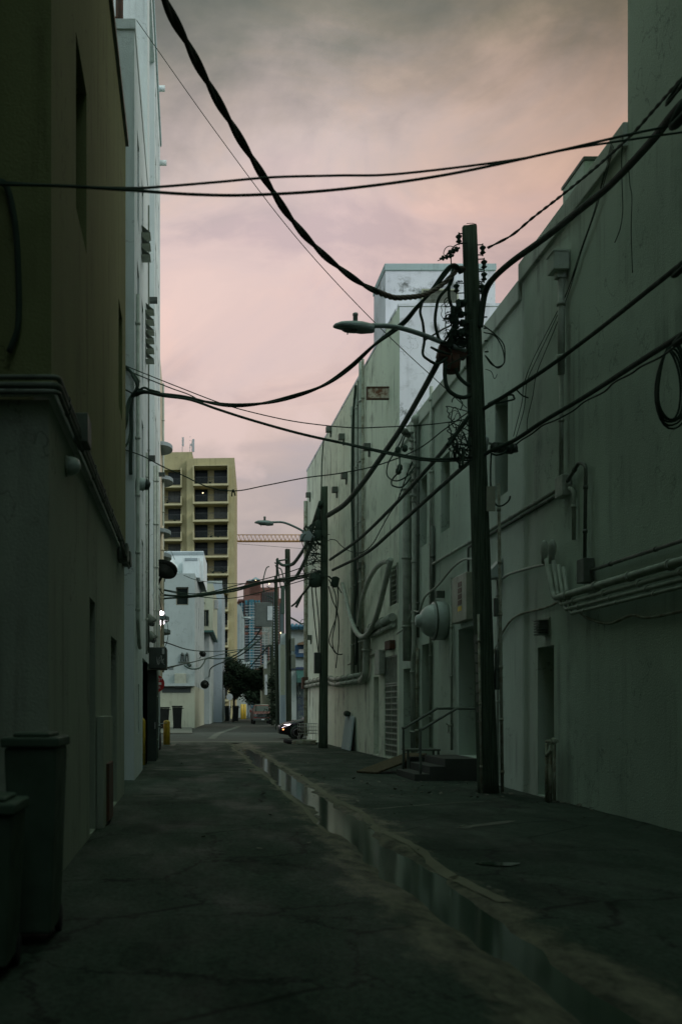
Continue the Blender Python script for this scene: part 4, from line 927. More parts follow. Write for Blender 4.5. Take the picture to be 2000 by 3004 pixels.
# ------------------------------------------------------------------ street lamps
def street_lamp(label, pole_pt, tip, s, Y0, group='cobra head street lamps on the poles'):
    """tip = near end of the arm where the head starts, s = size factor"""
    tip = Vector(tip); pp = Vector(pole_pt); t = thing('street_lamp', label, 'street lamp', pp, 0, group)
    mb = MB(); dx = pp-tip
    mb.tube(spline([tip+Vector((-.05*s,0,0)), tip+Vector((dx.x*.22,dx.y*.2,-.01*s)), tip+Vector((dx.x*.5,dx.y*.5,dx.z*.30)), tip+Vector((dx.x*.75,dx.y*.75,dx.z*.66)), pp],6), .045*s, 10)
    mb.build('arm', M['lamp'], t)
    rings = []; L = .78*s
    for f, w, hh, dz in ((0,.055,.075,-.02),(.05,.085,.10,-.02),(.3,.15,.13,-.02),(.55,.17,.115,-.01),(.8,.13,.085,.0),(.95,.07,.05,-.01),(1,.02,.02,-.02)):
        ring = []
        for k in range(14):
            a = 2*math.pi*k/14; zz_ = math.sin(a)*hh*s
            if zz_ < 0: zz_ *= .75
            ring.append(tip+Vector((-L*f, math.cos(a)*w*s, zz_+dz*s-.05*s*(1-f))))
        rings.append(ring)
    mb = MB(); mb.loft(rings); mb.build('head', M['lamp'], t)
    mb = MB(); mb.loft([[tip+Vector((-L*(.48+.32*math.cos(a)*q), .13*s*math.sin(a)*q, -.085*s-dzz)) for a in [i*math.pi/8 for i in range(16)]] for q, dzz in ((1,.0),(.8,.03*s),(.3,.045*s))]); mb.build('lens', M['lens'], t)
    mb = MB(); mb.lathe(tip+Vector((-.36*s,0,.07*s)),(0,0,1),[(0,.045*s),(.11*s,.045*s),(.125*s,.055*s),(.16*s,.05*s),(.175*s,.02*s)],12); mb.build('photocell', M['steel'], t)
    mb = MB(); mb.tube([tip+Vector((-.5*s,0,-.1*s)),tip+Vector((-.51*s,0,-.17*s))],.012*s,6); mb.build('latch', M['blk2'], t)
    return t
street_lamp('big grey cobra head street lamp reaching out from the nearest pole', P1(1366,1030,-.1), P1(1098,955,-.3), 1.0, 20.9)
street_lamp('smaller cobra head street lamp reaching out from the second pole', P2(938,1585,-.1), P2(802,1532,-.2), .98, 44.5)
street_lamp('tiny far street lamp in front of the red tower', at(775,1830,107.9), at(737,1812,107.8), 1.15, 108)
t = thing('pole_floodlight', 'boxy floodlight hung on the left of the second pole', 'floodlight', P2(890,1572))
q = P2(893,1570,-.3); mb = MB(); mb.prism([q+Vector(v) for v in ((-.17,0,-.2),(.26,0,-.22),(.33,0,.02),(.2,0,.2),(-.15,0,.05))],(0,1,0),.4); mb.build('housing', M['lamp'], t, .02)
mb = MB(); mb.quad(*[q+Vector(v) for v in ((-.16,.03,-.205),(.25,.03,-.225),(.25,.37,-.225),(-.16,.37,-.205))]); mb.build('lens', M['lens'], t)
mb = MB(); mb.tube([q+Vector((.2,.2,.15)), q+Vector((.5,.3,.3)), Vector((5.32,44.45,q.z+.2))],.025,6); mb.build('arm', M['black'], t)

# ------------------------------------------------------------------ cables
def cable(label, pts, r, strands=1, pitch=.5, mat='black', group=None, n=10, name='cable', wob=0.0):
    P3 = [at(*p) if not isinstance(p, Vector) else p for p in pts]
    P = spline(P3, n)
    m = len(P)
    if isinstance(r, (list,tuple)):
        R = []
        for i in range(m):
            f = i/(m-1)*(len(r)-1); k = min(int(f), len(r)-2); R.append(r[k]+(r[k+1]-r[k])*(f-k))
    else: R = [r]*m
    mb = MB()
    if strands == 1:
        if wob: P = [p+Vector((noise.noise((i*.35,1,p.y)),noise.noise((i*.35,5,p.x)),noise.noise((i*.35,9,p.y))))*wob for i, p in enumerate(P)]
        mb.tube(P, R, 8)
    else:
        # resample densely and wind the strands round the centre line
        L = sum((P[i+1]-P[i]).length for i in range(m-1)); N = max(int(L/pitch*12), m); Q = []; RR = []
        acc = [0.0]
        for i in range(m-1): acc.append(acc[-1]+(P[i+1]-P[i]).length)
        j = 0
        for k in range(N+1):
            s = L*k/N
            while j < m-2 and acc[j+1] < s: j += 1
            f = (s-acc[j])/max(1e-9, acc[j+1]-acc[j]); Q.append(P[j].lerp(P[j+1], f)); RR.append(R[j]+(R[j+1]-R[j])*f)
        for q in range(strands):
            V = []
            for k, p in enumerate(Q):
                t = (Q[min(k+1,N)]-Q[max(k-1,0)]).normalized(); u = t.cross(Vector((0,0,1)))
                if u.length < 1e-3: u = Vector((1,0,0))
                u.normalize(); w = t.cross(u); a = 2*math.pi*(q/strands+L*k/N/pitch)
                rr = RR[k]*.42; V.append(p+(u*math.cos(a)+w*math.sin(a))*rr)
            mb.tube(V, [x*.62 for x in RR], 6)
    o = mb.build(name, M[mat], origin=P[0]); return tag(o, label, 'cable', group)
G = 'cables strung over the alley'
cable('thick twisted black cable falling from the top of the photo to the nearest pole', [Vector((-1.2,9.95,11.9)),(440,-150,12.8),(478,-10,13.5),(545,120,14.2),(620,262,15),(700,400,15.8),(780,530,16.6),(860,650,17.4),(950,748,18.2),(1050,826,18.9),(1110,858,19.4)], [.07,.067,.064,.061,.058,.053,.048], 2, 1.5, group=G)
cable('twisted tan tail of the thick cable, ending at the nearest pole', [(1106,856,19.38),(1150,872,19.7),(1185,873,19.9),(1240,866,20.2),(1290,840,20.5),(1325,808,20.6),(1348,786,20.7),(1362,792,20.75)], [.052,.05,.046,.042], 3, .42, 'tan', group=G)
cable('thinnest straight wire crossing the sky diagonally to the nearest pole', [(402,60,24.4),(640,396,23.8),(860,686,23),(1097,944,21.8),(1368,1197,20.8)], .008, group=G, mat='black')
cable('lower of two dark cables crossing level below the left roof edge', [Vector((-2.0,9.66,6.1)),(-60,532,9),(0,540,9.2),(180,545,9.4),(370,557,9.6),(560,570,9.8),(740,572,10),(1000,555,10.3),(1300,514,10.7),(1600,451,11.1),(1838,396,11.6),(2000,362,12),(2140,332,12.96)], .0135, group=G)
cable('upper of two dark cables crossing level, rising to the right wall', [Vector((-2.05,9.66,6.14)),(-60,528,9.1),(0,534,9.3),(180,546,9.5),(380,552,9.8),(470,548,9.9),(640,534,10.1),(800,520,10.3),(990,515,10.5),(1170,510,10.7),(1500,470,11.1),(1700,432,11.5),(2000,388,12.2),(2140,372,12.96)], .0115, group=G)
cable('heavy black cable sagging from the nearest pole to the left apartment block', [(1352,800,20.7),(1340,785,20.6),(1325,780,20.5),(1305,800,20.5),(1268,850,20.6),(1222,902,20.8),(1180,950,21),(1100,1010,21.4),(1026,1078,21.7),(950,1130,22),(860,1163,22.4),(765,1184,22.8),(663,1188,23.2),(548,1167,23.7),(470,1156,24),(421,1150,24.2),(398,1158,24.3)], [.05,.05,.046,.042,.05], 2, 2.6, group=G)
cable('slim cable sagging below the heavy one from left block to the nearest pole', [(400,1140,24.3),(470,1160,24),(555,1172,23.6),(640,1201,23.2),(740,1233,22.8),(880,1272,22.2),(1020,1303,21.7),(1150,1330,21.3),(1263,1347,21),(1385,1342,20.8)], .027, group=G)
cable('second strand lashed close under the slim sagging cable', [(1000,1300,21.7),(1150,1334,21.25),(1263,1352,20.95),(1385,1350,20.75)], .018, group=G)
cable('thin mauve wire from the left block bending up to the nearest pole', [(369,1073,24.4),(430,1098,24.2),(561,1150,23.7),(640,1180,23.3),(714,1203,23),(840,1232,22.4),(944,1247,22),(1040,1255,21.7),(1122,1253,21.4),(1250,1246,21),(1345,1234,20.8),(1378,1224,20.8)], .011, group=G)
cable('second thin wire leaving the left block beside the mauve one', [(369,1085,24.4),(430,1110,24.2),(500,1138,24),(560,1160,23.8),(600,1186,23.6)], .012, group=G)
cable('thin dark wire with a dangling knot, dipping across the yellow tower', [(363,1318,24.4),(420,1338,24.2),(480,1370,23.8),(536,1394,23.5),(610,1428,23.1),(689,1440,22.8),(780,1424,22.4),(893,1402,22),(1000,1388,21.7),(1110,1364,21.4),(1224,1318,21.1),(1300,1262,20.9),(1378,1205,20.8)], .012, group=G)
t = tag(MB().tube(spline([at(684,1436,22.8),at(681,1447,22.8),at(680,1456,22.8)],4),.016,6).tube(spline([at(685,1436,22.8),at(688,1445,22.8),at(690,1454,22.8)],4),.016,6).lathe(at(684,1440,22.8),(1,0,0),[(-.03,.01),(-.02,.03),(.02,.03),(.03,.01)],8).build('wire_knot', M['black'], origin=at(684,1440,22.8)), 'small dark knot of wire ends dangling before the yellow tower', 'wire knot')
cable('heavy cable running from the rusty bracket on the nearest pole to the second pole', [(1330,985,20.8),(1302,1030,20.9),(1270,1090,21.6),(1226,1170,24.5),(1171,1264,28),(1110,1352,32),(1060,1422,36),(1010,1480,40),(962,1512,44.2)], [.065,.062,.07,.085,.1], group=G)
cable('long upper cable along the right wall, passing the nearest pole to the second', [Vector((6.3,-12,8.2)),Vector((5.75,2,7.3)),(2090,700,11.5),(2000,772,12.3),(1880,868,14),(1777,950,16),(1680,1024,17.8),(1600,1082,18.8),(1500,1148,19.9),(1425,1195,20.7),(1378,1222,21.2),(1335,1276,22),(1290,1333,24),(1220,1412,27),(1148,1490,31),(1052,1582,37),(968,1642,44.1)], [.032,.034,.038,.045,.056], group=G)
cable('long lower cable along the right wall, through the splice case, to the second pole', [Vector((6.3,-12,6.8)),Vector((5.7,2,6.2)),(2090,925,11.5),(2000,981,12.3),(1874,1061,14.3),(1714,1164,17.2),(1591,1237,19),(1507,1292,20.3),(1440,1322,20.7),(1390,1352,21),(1358,1370,22),(1224,1490,27),(1150,1558,31),(1071,1624,36),(976,1672,44.1)], [.036,.038,.04,.045,.056], group=G)
cable('wavy strand lashed under the long lower cable at right', [(2000,1000,12.2),(1940,1045,13.2),(1880,1075,14.2),(1850,1096,14.6),(1800,1122,15.4),(1770,1150,16),(1714,1178,17),(1680,1205,17.6),(1630,1232,18.3),(1591,1248,19),(1560,1272,19.5),(1530,1290,20),(1512,1304,20.2)], .014, group=G)
cable('thick cable dropping from the upper right to the head of the nearest pole', [Vector((6.3,-14,9.8)),Vector((5.0,0,7.9)),(2110,215,10.2),(2000,304,11.2),(1900,425,12.8),(1786,545,14.6),(1700,615,16),(1594,700,18),(1500,768,19.4),(1447,816,20.2),(1425,850,20.6),(1415,895,20.7),(1408,960,20.75)], [.044,.047,.051,.055,.06,.055], group=G)
cable('thin twisted wire from the upper right to the top insulator', [Vector((6.3,-14,10.2)),Vector((5.2,0,8.3)),(2080,150,10.5),(2000,228,11.5),(1920,318,12.8),(1850,396,14),(1750,488,16),(1640,578,18),(1560,640,19.4),(1500,690,20.2),(1430,727,20.7)], [.02,.02,.024,.026], 2, .7, group=G)
# slack loops and jumpers at pole 1
J = 'slack wires around the nearest pole'
for lb, pts, r in (
 ('long jumper bowed left below the lamp arm, from cable to bracket', [(1238,885),(1232,915),(1240,950),(1244,1000),(1240,1040),(1262,1060)], .026),
 ('jumper hanging behind the lamp arm down to the bracket', [(1330,790),(1322,830),(1290,870),(1280,900),(1276,950),(1290,1000),(1310,1006)], .03),
 ('short jumper curving right to the cut-outs', [(1330,785),(1318,830),(1318,880),(1335,915),(1350,925)], .03),
 ('wide dark loop hanging under the terminal can', [(1308,1060),(1304,1100),(1312,1140),(1335,1160),(1360,1166),(1378,1160)], .04),
 ('short curve from terminal can to pole', [(1335,1080),(1345,1105),(1365,1125),(1376,1130)], .035),
 ('thin loop at the top left of the nearest pole', [(1370,712),(1345,715),(1325,730),(1322,755),(1322,780),(1310,790)], .012),
 ('hair thin curl beside the top left insulator', [(1345,732),(1320,722),(1305,730),(1302,748),(1325,752)], .008),
 ('stray thin whisker pointing left from the insulator', [(1283,765),(1305,758),(1330,752)], .008),
 ('bent wire whisker on the very top of nearest pole', [(1368,656),(1385,655),(1395,660),(1396,668)], .006),
 ('slack loop right of the nearest pole', [(1418,955),(1450,980),(1476,1010),(1480,1050),(1474,1070),(1455,1078),(1425,1045)], .012),
 ('second slack loop right of the nearest pole', [(1418,975),(1450,985),(1472,1020),(1478,1062),(1460,1076),(1440,1068),(1422,1042)], .012),
 ('hooked stray wire end right of the pole', [(1423,1083),(1440,1090),(1448,1110),(1454,1106),(1457,1098)], .007),
 ('drip loop below the long upper cable at right', [(1513,1142),(1535,1162),(1575,1171),(1620,1166),(1648,1145),(1662,1105)], .014),
 ('dark drip loop under the splice case', [(1440,1330),(1438,1390),(1440,1440),(1452,1478),(1470,1484),(1490,1470),(1496,1455)], .016),
 ('small hanging bow under the splice case', [(1440,1330),(1455,1335),(1475,1330),(1484,1322)], .018),
 ('side strands fanned out above the slit window', [(1430,1185),(1470,1165),(1500,1158),(1506,1165),(1505,1172),(1470,1180),(1440,1186)], .018),
 ('jumper from the lamp arm cable splice to the cut-out', [(1243,1000),(1275,980),(1300,965),(1320,955),(1322,945),(1315,935)], .016),
 ('low jumper from the loop up to the terminal can', [(1262,1060),(1280,1068),(1295,1062),(1310,1050)], .028)):
    cable(lb, [(p[0],p[1],20.7+.03*(i%2)) for i, p in enumerate(pts)], r, group=J, name='slack_wire')
random.seed(5)
for k in range(9):
    cx, cy = random.uniform(1335,1366), random.uniform(1200,1350); a0 = random.uniform(0,6)
    pts = [(cx+random.uniform(-24,24)*1.0, cy+random.uniform(-34,34), 20.75+random.uniform(-.2,.1)) for _ in range(6)]+[(1378,cy+random.uniform(-10,10),20.8)]
    cable(['small coil','tight curl','snarled end','loose twist','thin tangle','short bow','dark snarl','crossed strand','bent loop'][k]+' of slack wire in the nest left of the nearest pole', pts, random.choice((.008,.012,.016)), group=J, name='slack_wire', n=7)
cable('stiff dark stub cable in the wire nest left of the nearest pole', [(1376,1218,20.8),(1352,1250,20.7),(1330,1285,20.7),(1312,1305,20.6)], .035, group=J, name='slack_wire')
cable('triple service drop hanging from the wall bracket to the second pole', [RW(1190,1270,.3),RW(1180,1300,.5),RW(1172,1330,.6),RW(1172,1365,.7),RW(1168,1385,.8),RW(1155,1400,.8),(1148,1412,30.5),(1152,1425,30),(1180,1428,30),(1205,1400,30)], .022, group=G)
cable('looped service drop under the wall bracket', [RW(1185,1270,.3),RW(1172,1300,.5),RW(1155,1330,.6),RW(1138,1360,.7),RW(1134,1390,.8),RW(1146,1406,.8),RW(1168,1410,.8),RW(1195,1395,.6),RW(1215,1370,.4)], .02, group=G)
cable('twisted drop wandering down past the louvre to the second pole', [RW(1208,1355,.4),(1190,1400,30.6),(1178,1435,31),(1160,1480,32),(1140,1510,33),(1118,1550,35),(1095,1592,37),(1072,1615,38.5),(1050,1622,40),(1020,1614,42),(1000,1600,43),(985,1585,43.8),(966,1582,44.3)], .02, 2, .5, group=G)
t = thing('drop_bracket', 'thick black weatherhead bracket where service drops leave the wall', 'bracket', RW(1200,1272))
mb = MB(); mb.tube([RW(1206,1275,.02),RW(1196,1276,.3),RW(1186,1266,.45),RW(1178,1262,.55)],[.07,.08,.1,.07],10); mb.build('arm', M['pipe_dk'], t)
for px, py in ((1166,1320),(1187,1315),(1172,1372),(1168,1382)):
    mb = MB(); q = RW(px,py,.6); mb.lathe(q+Vector((0,0,.1)),(0,0,-1),[(0,.03),(.05,.075),(.15,.08),(.2,.03)],10); mb.build('connector', M['black'], t)
# wires hanging on the right wall from the parapet
HW = 'thin wires hanging down the right wall'
for lb, pts in (('long thin wire curving from the parapet down the right wall', [(1826,400),(1822,470),(1824,560),(1825,620),(1818,670),(1802,712)]),
 ('thin wire slanting from parapet to splice case, leftmost', [(1792,420),(1770,510),(1745,610),(1715,700),(1690,780),(1660,860),(1610,960),(1560,1060),(1535,1130),(1530,1180),(1505,1280)]),
 ('thin wire slanting from parapet to splice case, middle', [(1795,425),(1768,530),(1735,640),(1700,740),(1660,862),(1620,955),(1570,1060),(1545,1120),(1536,1200),(1512,1285)]),
 ('thin wire slanting from parapet to splice case, rightmost', [(1798,430),(1775,520),(1745,620),(1705,735),(1668,855),(1628,960),(1575,1090),(1562,1160),(1546,1230),(1545,1262)]),
 ('faint wire hanging straight down the right wall', [(1842,470),(1846,540),(1852,580),(1850,680),(1854,800)])):
    cable(lb, [RW(px,py,.05 if i else .1) for i, (px,py) in enumerate(pts)], .007, group=HW, name='hanging_wire')
mb = MB()
for k in range(5):
    w = 32+5*k; h = 100+6*k; Y = 13.4+.03*k; cx = 1962+3*k; P = []
    for i in range(29):
        a = 2*math.pi*i/28; P.append(at(cx+w*math.sin(a)*(1-.25*math.cos(a)), 1130-h*math.cos(a)+5*math.sin(3*a+k), Y))
    mb.tube(P, .014, 6)
tag(mb.build('cable_coil', M['black'], origin=at(1962,1030,13.4)), 'coil of black cable hanging from the lower cable at the right edge', 'cable coil')
# pole 2 to pole 3 and the left block
cable('thick cable arching from the second pole down to the third pole', [(941,1472,44.3),(936,1488,44.6),(919,1540,48),(905,1585,53),(893,1608,57),(876,1634,61),(862,1652,65),(851,1658,67.8)], [.09,.09,.1,.11], group=G)
cable('thick lower cable from the second pole to the third pole', [(950,1480,44.4),(940,1520,45),(921,1575,48),(895,1643,54),(868,1693,61),(851,1704,67.8)], [.085,.09,.1], group=G)
cable('thick tail turning under the side arm of the third pole', [(812,1640,67.8),(818,1650,67.8),(830,1658,67.8),(851,1658,67.9)], .09, group=G)
cable('dark jumper falling from the side arm of the third pole to the fourth', [(814,1640,67.9),(813,1665,72),(812,1690,80),(806,1710,84.8)], .08, group=G)
LB = 'wires from the second pole to the left wall'
for lb, pts, r in (('topmost of the wires fanning from the second pole to the left wall', [(945,1640,44.4),(893,1662,46),(835,1682,47.5),(770,1700,48.6),(690,1718,48.4),(620,1736,47.5),(560,1742,46.5),(500,1733,45.6),(455,1724,45)], .022),
 ('second thick wire fanning from the second pole to the left wall', [(938,1676,44.4),(890,1688,46),(835,1698,47.4),(770,1707,48.4),(690,1727,48.4),(620,1740,47.4),(560,1748,46.5),(510,1748,45.8),(452,1742,45)], .045),
 ('third thick wire fanning from the second pole to the left wall', [(938,1680,44.4),(890,1694,46),(835,1704,47.4),(770,1711,48.4),(690,1733,48.4),(620,1744,47.4),(555,1752,46.5),(510,1754,45.8),(452,1758,45)], .04),
 ('lowest wire sagging from the second pole across the white block', [(938,1684,44.4),(890,1702,46),(835,1718,47.4),(770,1736,48.4),(700,1752,48.4),(650,1756,47.4),(600,1752,46.9),(550,1746,46.2),(500,1736,45.6),(462,1728,45.2)], .02),
 ('thin wire from the dish level crossing the white block', [(540,1688,44),(580,1702,45),(660,1712,47),(760,1708,47.5),(850,1690,46),(938,1672,44.4)], .012)):
    cable(lb, pts, r, group=LB)
cable('thick cable dropping from second pole to the far alley', [(940,1688,44.4),(918,1700,46),(905,1722,48),(883,1749,51),(868,1768,53),(856,1778,55)], .05, group=G)
cable('frayed cable end below the second pole junction', [(884,1748,51),(876,1766,51),(868,1782,51)], .06, group=G)
for lb, pts in (('long drop hanging straight down left of the second pole', [(916,1690),(914,1720),(920,1790),(926,1850),(934,1915)]),('second drop hanging left of the second pole', [(926,1690),(926,1730),(932,1790),(936,1840),(935,1915)]),
 ('looped wire hanging right of the second pole', [(965,1690),(990,1720),(988,1800),(972,1850),(966,1885),(985,1915)]),('long wire hanging right of the second pole', [(965,1700),(985,1750),(984,1820),(975,1870),(980,1910),(1000,1920),(1020,1905)]),
 ('short bow right of the second pole', [(962,1690),(985,1712),(1002,1740)]),('thin crossing wire right of the second pole', [(964,1720),(975,1760),(990,1800),(994,1870),(985,1960)])):
    cable(lb, [(p[0],p[1],44.6+.25*(i>0)) for i, p in enumerate(pts)], .022, group='wires hanging at the second pole', name='hanging_wire')
random.seed(9)
for k in range(8):
    cx, cy = random.uniform(905,935), random.uniform(1535,1620)
    cable(['curled','hooked','bent','forked','drooping','slack','knotted','splayed'][k]+' wire end in the tangle left of the second pole', [(cx+random.uniform(-22,18),cy+random.uniform(-25,25),44.4) for _ in range(4)]+[(940,cy,44.45)], .02, group='wires hanging at the second pole', name='slack_wire', n=6)
cable('thin vertical wire rising from the second pole to the roof edge', [(941,1475,44.6),(943,1420,47),(944,1360,49.5),(949,1290,49.7)], .03, group=G)
cable('dark cable snaking down the tall stained wall', [BT(1043,1130,.15),BT(1036,1220,.2),BT(1034,1300,.2),BT(1033,1400,.2),BT(1032,1470,.2),BT(1036,1560,.2),BT(1042,1650,.2),BT(1044,1730,.2),BT(1040,1800,.2),BT(1046,1880,.2),BT(1043,1950,.2)], .045, group=G)
# far alley wires
FA = 'wires over the far alley'
for lb, pts, r in (('wire dipping across the white block front at dish height', [(464,1884,46),(490,1886,50),(545,1904,60),(590,1910,70),(650,1910,78),(720,1904,82),(800,1895,85)], .03),
 ('wire rising from the black box over the white block corner', [(487,1960,40),(530,1950,55),(575,1940,70),(640,1922,78),(705,1908,82),(760,1878,85),(800,1838,85)], .035),
 ('slack cable looping round the corner of the white block', [(540,1952,92),(560,1962,92),(585,1960,92),(598,1945,95),(608,1932,98),(650,1932,100),(690,1922,100),(740,1880,98),(770,1840,95),(800,1822,90)], .06),
 ('cable swinging up from the second white block to the fourth pole', [(614,1985,118),(618,1962,116),(640,1948,110),(680,1934,102),(720,1912,98),(770,1868,92),(800,1842,86)], .06),
 ('long wire from the far trees up to the fourth pole', [(715,1980,150),(740,1950,130),(770,1915,110),(800,1880,92)], .07),
 ('thin level wire above the far tree', [(660,1930,120),(720,1934,115),(780,1928,110),(800,1922,108)], .05)):
    cable(lb, pts, r, group=FA)
cable('wire climbing from third pole to the blue trimmed roof', [(852,1812,68),(870,1822,70),(885,1830,72),(900,1826,73),(930,1835,74)], .05, group=FA)
cable('thin coiled wires over the blue roof edge', [(852,1810,68),(868,1818,70),(880,1826,71),(884,1820,71.2),(892,1818,72),(930,1830,74)], .02, group=FA)
# the riser on the left block
RL = 'cables gathered on the left apartment block'
for lb, pts, r in (('thick riser running down the corner of the left block', [(398,1158,24.3),(388,1165,24.35),(385,1200,24.3),(386,1260,24.3),(384,1330,24.3),(384,1392,24.3)], .045),
 ('outer bow of cable curving behind the olive wall', [(398,1155,24.3),(380,1170,24.2),(372,1200,24.1),(370,1230,24),(362,1258,24)], .03), ('inner bow of cable curving behind the olive wall', [(398,1157,24.3),(384,1175,24.2),(376,1205,24.1),(372,1240,24),(361,1275,24)], .03),
 ('low bow of cable running back to the olive wall', [(385,1240,24.3),(382,1275,24.25),(375,1300,24.1),(362,1316,24)], .026), ('black bundle looping over the bracket on the left block', [(369,1075,24.3),(385,1092,24.3),(402,1112,24.2),(405,1128,24.2),(398,1150,24.3)], .035),
 ('second loop over the bracket on the left block', [(388,1100,24.2),(400,1120,24.1),(402,1140,24.1),(388,1160,24.2)], .035), ('short feeder joining the bracket', [(362,1140,24.3),(378,1148,24.3),(390,1155,24.3)], .016), ('slim cable rising from bracket', [(396,1160,24.3),(420,1138,24.2),(440,1144,24.1),(470,1152,24)], .025)):
    cable(lb+' at left', pts, r, group=RL, name='riser_cable')

def tangle(label, x0, x1, y0, y1, Y, px, count, seed, r):
    random.seed(seed); mb = MB()
    for k in range(count):
        cx, cy = random.uniform(x0,x1), random.uniform(y0,y1); w, h = random.uniform(6,20), random.uniform(10,32); a0 = random.uniform(0,6.28); sw = random.uniform(2.5,6.5)
        P = [at(cx+w*math.cos(a0+sw*i/9)+2*i*random.uniform(-.4,.4), cy+h*math.sin(a0+sw*i/9), Y+random.uniform(-.15,.1)) for i in range(10)]
        if k % 3 == 0: P.append(at(px, cy+random.uniform(-15,15), Y))
        mb.tube(spline(P,4), r*random.uniform(.6,1.3), 5)
    return tag(mb.build('wire_tangle', M['black'], origin=at((x0+x1)/2,(y0+y1)/2,Y)), label, 'wire tangle')
tangle('snarled nest of thin looping wires at mid height on the nearest pole', 1325, 1372, 1190, 1345, 20.75, 1382, 17, 31, .009)
tangle('loose thin wires curling round the cut-outs high on the nearest pole', 1310, 1372, 880, 1060, 20.65, 1385, 13, 32, .009)
tangle('snarled nest of looping wires high on the second pole', 900, 945, 1530, 1700, 44.3, 955, 18, 33, .017)
# ------------------------------------------------------------------ satellite dishes
def dish(label, c, nrm, r, foot, mat='dish'):
    c = Vector(c); nrm = Vector(nrm).normalized(); t = thing('satellite_dish', label, 'satellite dish', foot, 0, 'satellite dishes')
    mb = MB(); mb.lathe(c-nrm*.12*r/.45, nrm, [(0,.02),(.02*r/.45,r*.45),(.06*r/.45,r*.75),(.12*r/.45,r),(.135*r/.45,r*1.005),(.075*r/.45,r*.74),(.035*r/.45,r*.4),(.02*r/.45,.01)], 28); mb.build('reflector', M[mat], t)
    mb = MB(); k = c-nrm*.14*r/.45; mb.tube(spline([Vector(foot), Vector(foot).lerp(k,.55)+Vector((0,0,-.12*r)), k],6), .05*r/.45, 8)
    mb.tube([k+Vector((0,0,-.1*r)), k-nrm*.1*r+Vector((0,0,.3*r))], .09*r, 8); mb.build('mount', M[mat], t)
    mb = MB(); mb.tube([c-nrm*.05-Vector((0,0,r*.9)), c+nrm*r*.9], .02*r/.45, 6); mb.lathe(c+nrm*r*.85,(nrm),[(0,.02),(.02,.05*r/.45),(.1,.05*r/.45),(.12,.02)],8); mb.build('feed_arm', M['pipe_dk'], t)
    return t
dish('large dark satellite dish tilted skyward on the left wall', at(484,1670,40), (.30,.62,.72), .47, at(450,1734,41))
dish('small dark dish on the side wall of the white block, upper', at(595,1918,97), (.25,-.86,.35), .31, at(585,1932,100))
dish('round dark dish low on the white block with a bright centre', at(601,2008,100), (.1,-.95,.1), .40, at(594,2012,103))
cable('thin cable curling down from the big dish', [at(478,1690,40),at(462,1716,40.5),at(466,1745,40.5),at(470,1770,40.6),at(478,1800,41)], .014, name='dish_cable')
cable('wire trailing below the dish across the white block', [at(484,1800,42),at(494,1850,42),at(488,1890,42),at(470,1910,42)], .012, name='dish_cable')
cable('straight stay from the wall up to the big dish', [at(452,1704,41),at(464,1722,40.6),at(478,1742,40.4)], .016, name='dish_cable')

# ------------------------------------------------------------------ second block, left side (turned slightly right)
RZ = -math.atan(.05)
Pc, Uc, Nf = (0,0,0), (1,0,0), (0,-1,0)
def win_front(par, x0, x1, z0, z1, dep=.2, y=0.0, pane='pane', fr='frame', bu=0, bz=1): return fill_window(par, (0,y,0), (1,0,0), (0,-1,0), (x0,x1,z0,z1,dep), M[fr], M[pane], bu, bz, local=True)
def win_side(par, y0, y1, z0, z1, dep=.2, x=0.0, pane='pane2', fr='dkframe', bu=0, bz=1): return fill_window(par, (x,0,0), (0,1,0), (1,0,0), (y0,y1,z0,z1,dep), M[fr], M[pane], bu, bz, local=True)
def shell(mb, x0, x1, y0, y1, z0, z1, fh=(), sh=(), xs_=None):
    """front faces -Y at y0, right side faces +X at x1; holes given on both"""
    facade(mb, (0,y0,0), (1,0,0), (0,-1,0), x0, x1, z0, z1, fh); facade(mb, (x1,0,0), (0,1,0), (1,0,0), y0, y1, z0, z1, sh)
    mb.quad((x0,y0,z0),(x0,y1,z0),(x0,y1,z1),(x0,y0,z1)); mb.quad((x0,y1,z0),(x1,y1,z0),(x1,y1,z1),(x0,y1,z1)); mb.quad((x0,y0,z1),(x1,y0,z1),(x1,y1,z1),(x0,y1,z1))
s = 93/F
w1 = thing('white_block', 'white block across the street with a dark square window and rooftop plant', 'building', (.34,93,0), RZ)
fx = lambda px: (px-571.5)*s; fz = lambda py: H+(CY-py)*s
fh = [(fx(516),fx(553),fz(1775),fz(1722),.3)]
sh = [(a,a+.8,z,z+2.3,.2) for a in (3.0,8.0,13,18) for z in (1.6,5.2,8.7)]
mb = MB(); shell(mb, -9, 0, 0, 21, 3.55, fz(1682), fh, sh); mb.build('wall', M['white_far_shaded'], w1, local=True)
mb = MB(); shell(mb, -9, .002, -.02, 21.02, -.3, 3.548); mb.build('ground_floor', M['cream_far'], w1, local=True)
mb = MB(); mb.box(-9,.0,-.5,-.021,3.55,3.78); mb.build('ledge', M['white_far_shaded'], w1, local=True)
mb = MB(); mb.box(fx(476),fx(560),-.06,-.022,3.0,3.5); mb.build('dark_slot', M['blk2'], w1, local=True)
for h in fh: fill_window(w1, (0,0,0), (1,0,0), (0,-1,0), h, M['frame'], M['pane'], 0, 0, local=True, fw=.09)
for a,b_,z0,z1,dd in sh: win_side(w1, a,b_,z0,z1,dd)
zt = fz(1682)
mb = MB(); shell(mb, -9, .55, 5, 14, zt-.1, fz(1602)+.3); mb.build('penthouse', M['white_l'], w1, local=True)  # same paint as the wall below, coloured lighter as the less shaded part
mb = MB(); mb.box(-9,.6,4.95,5.0,fz(1612)+.25,fz(1605)+.3); mb.build('blue_band', M['grey_far'], w1, local=True)
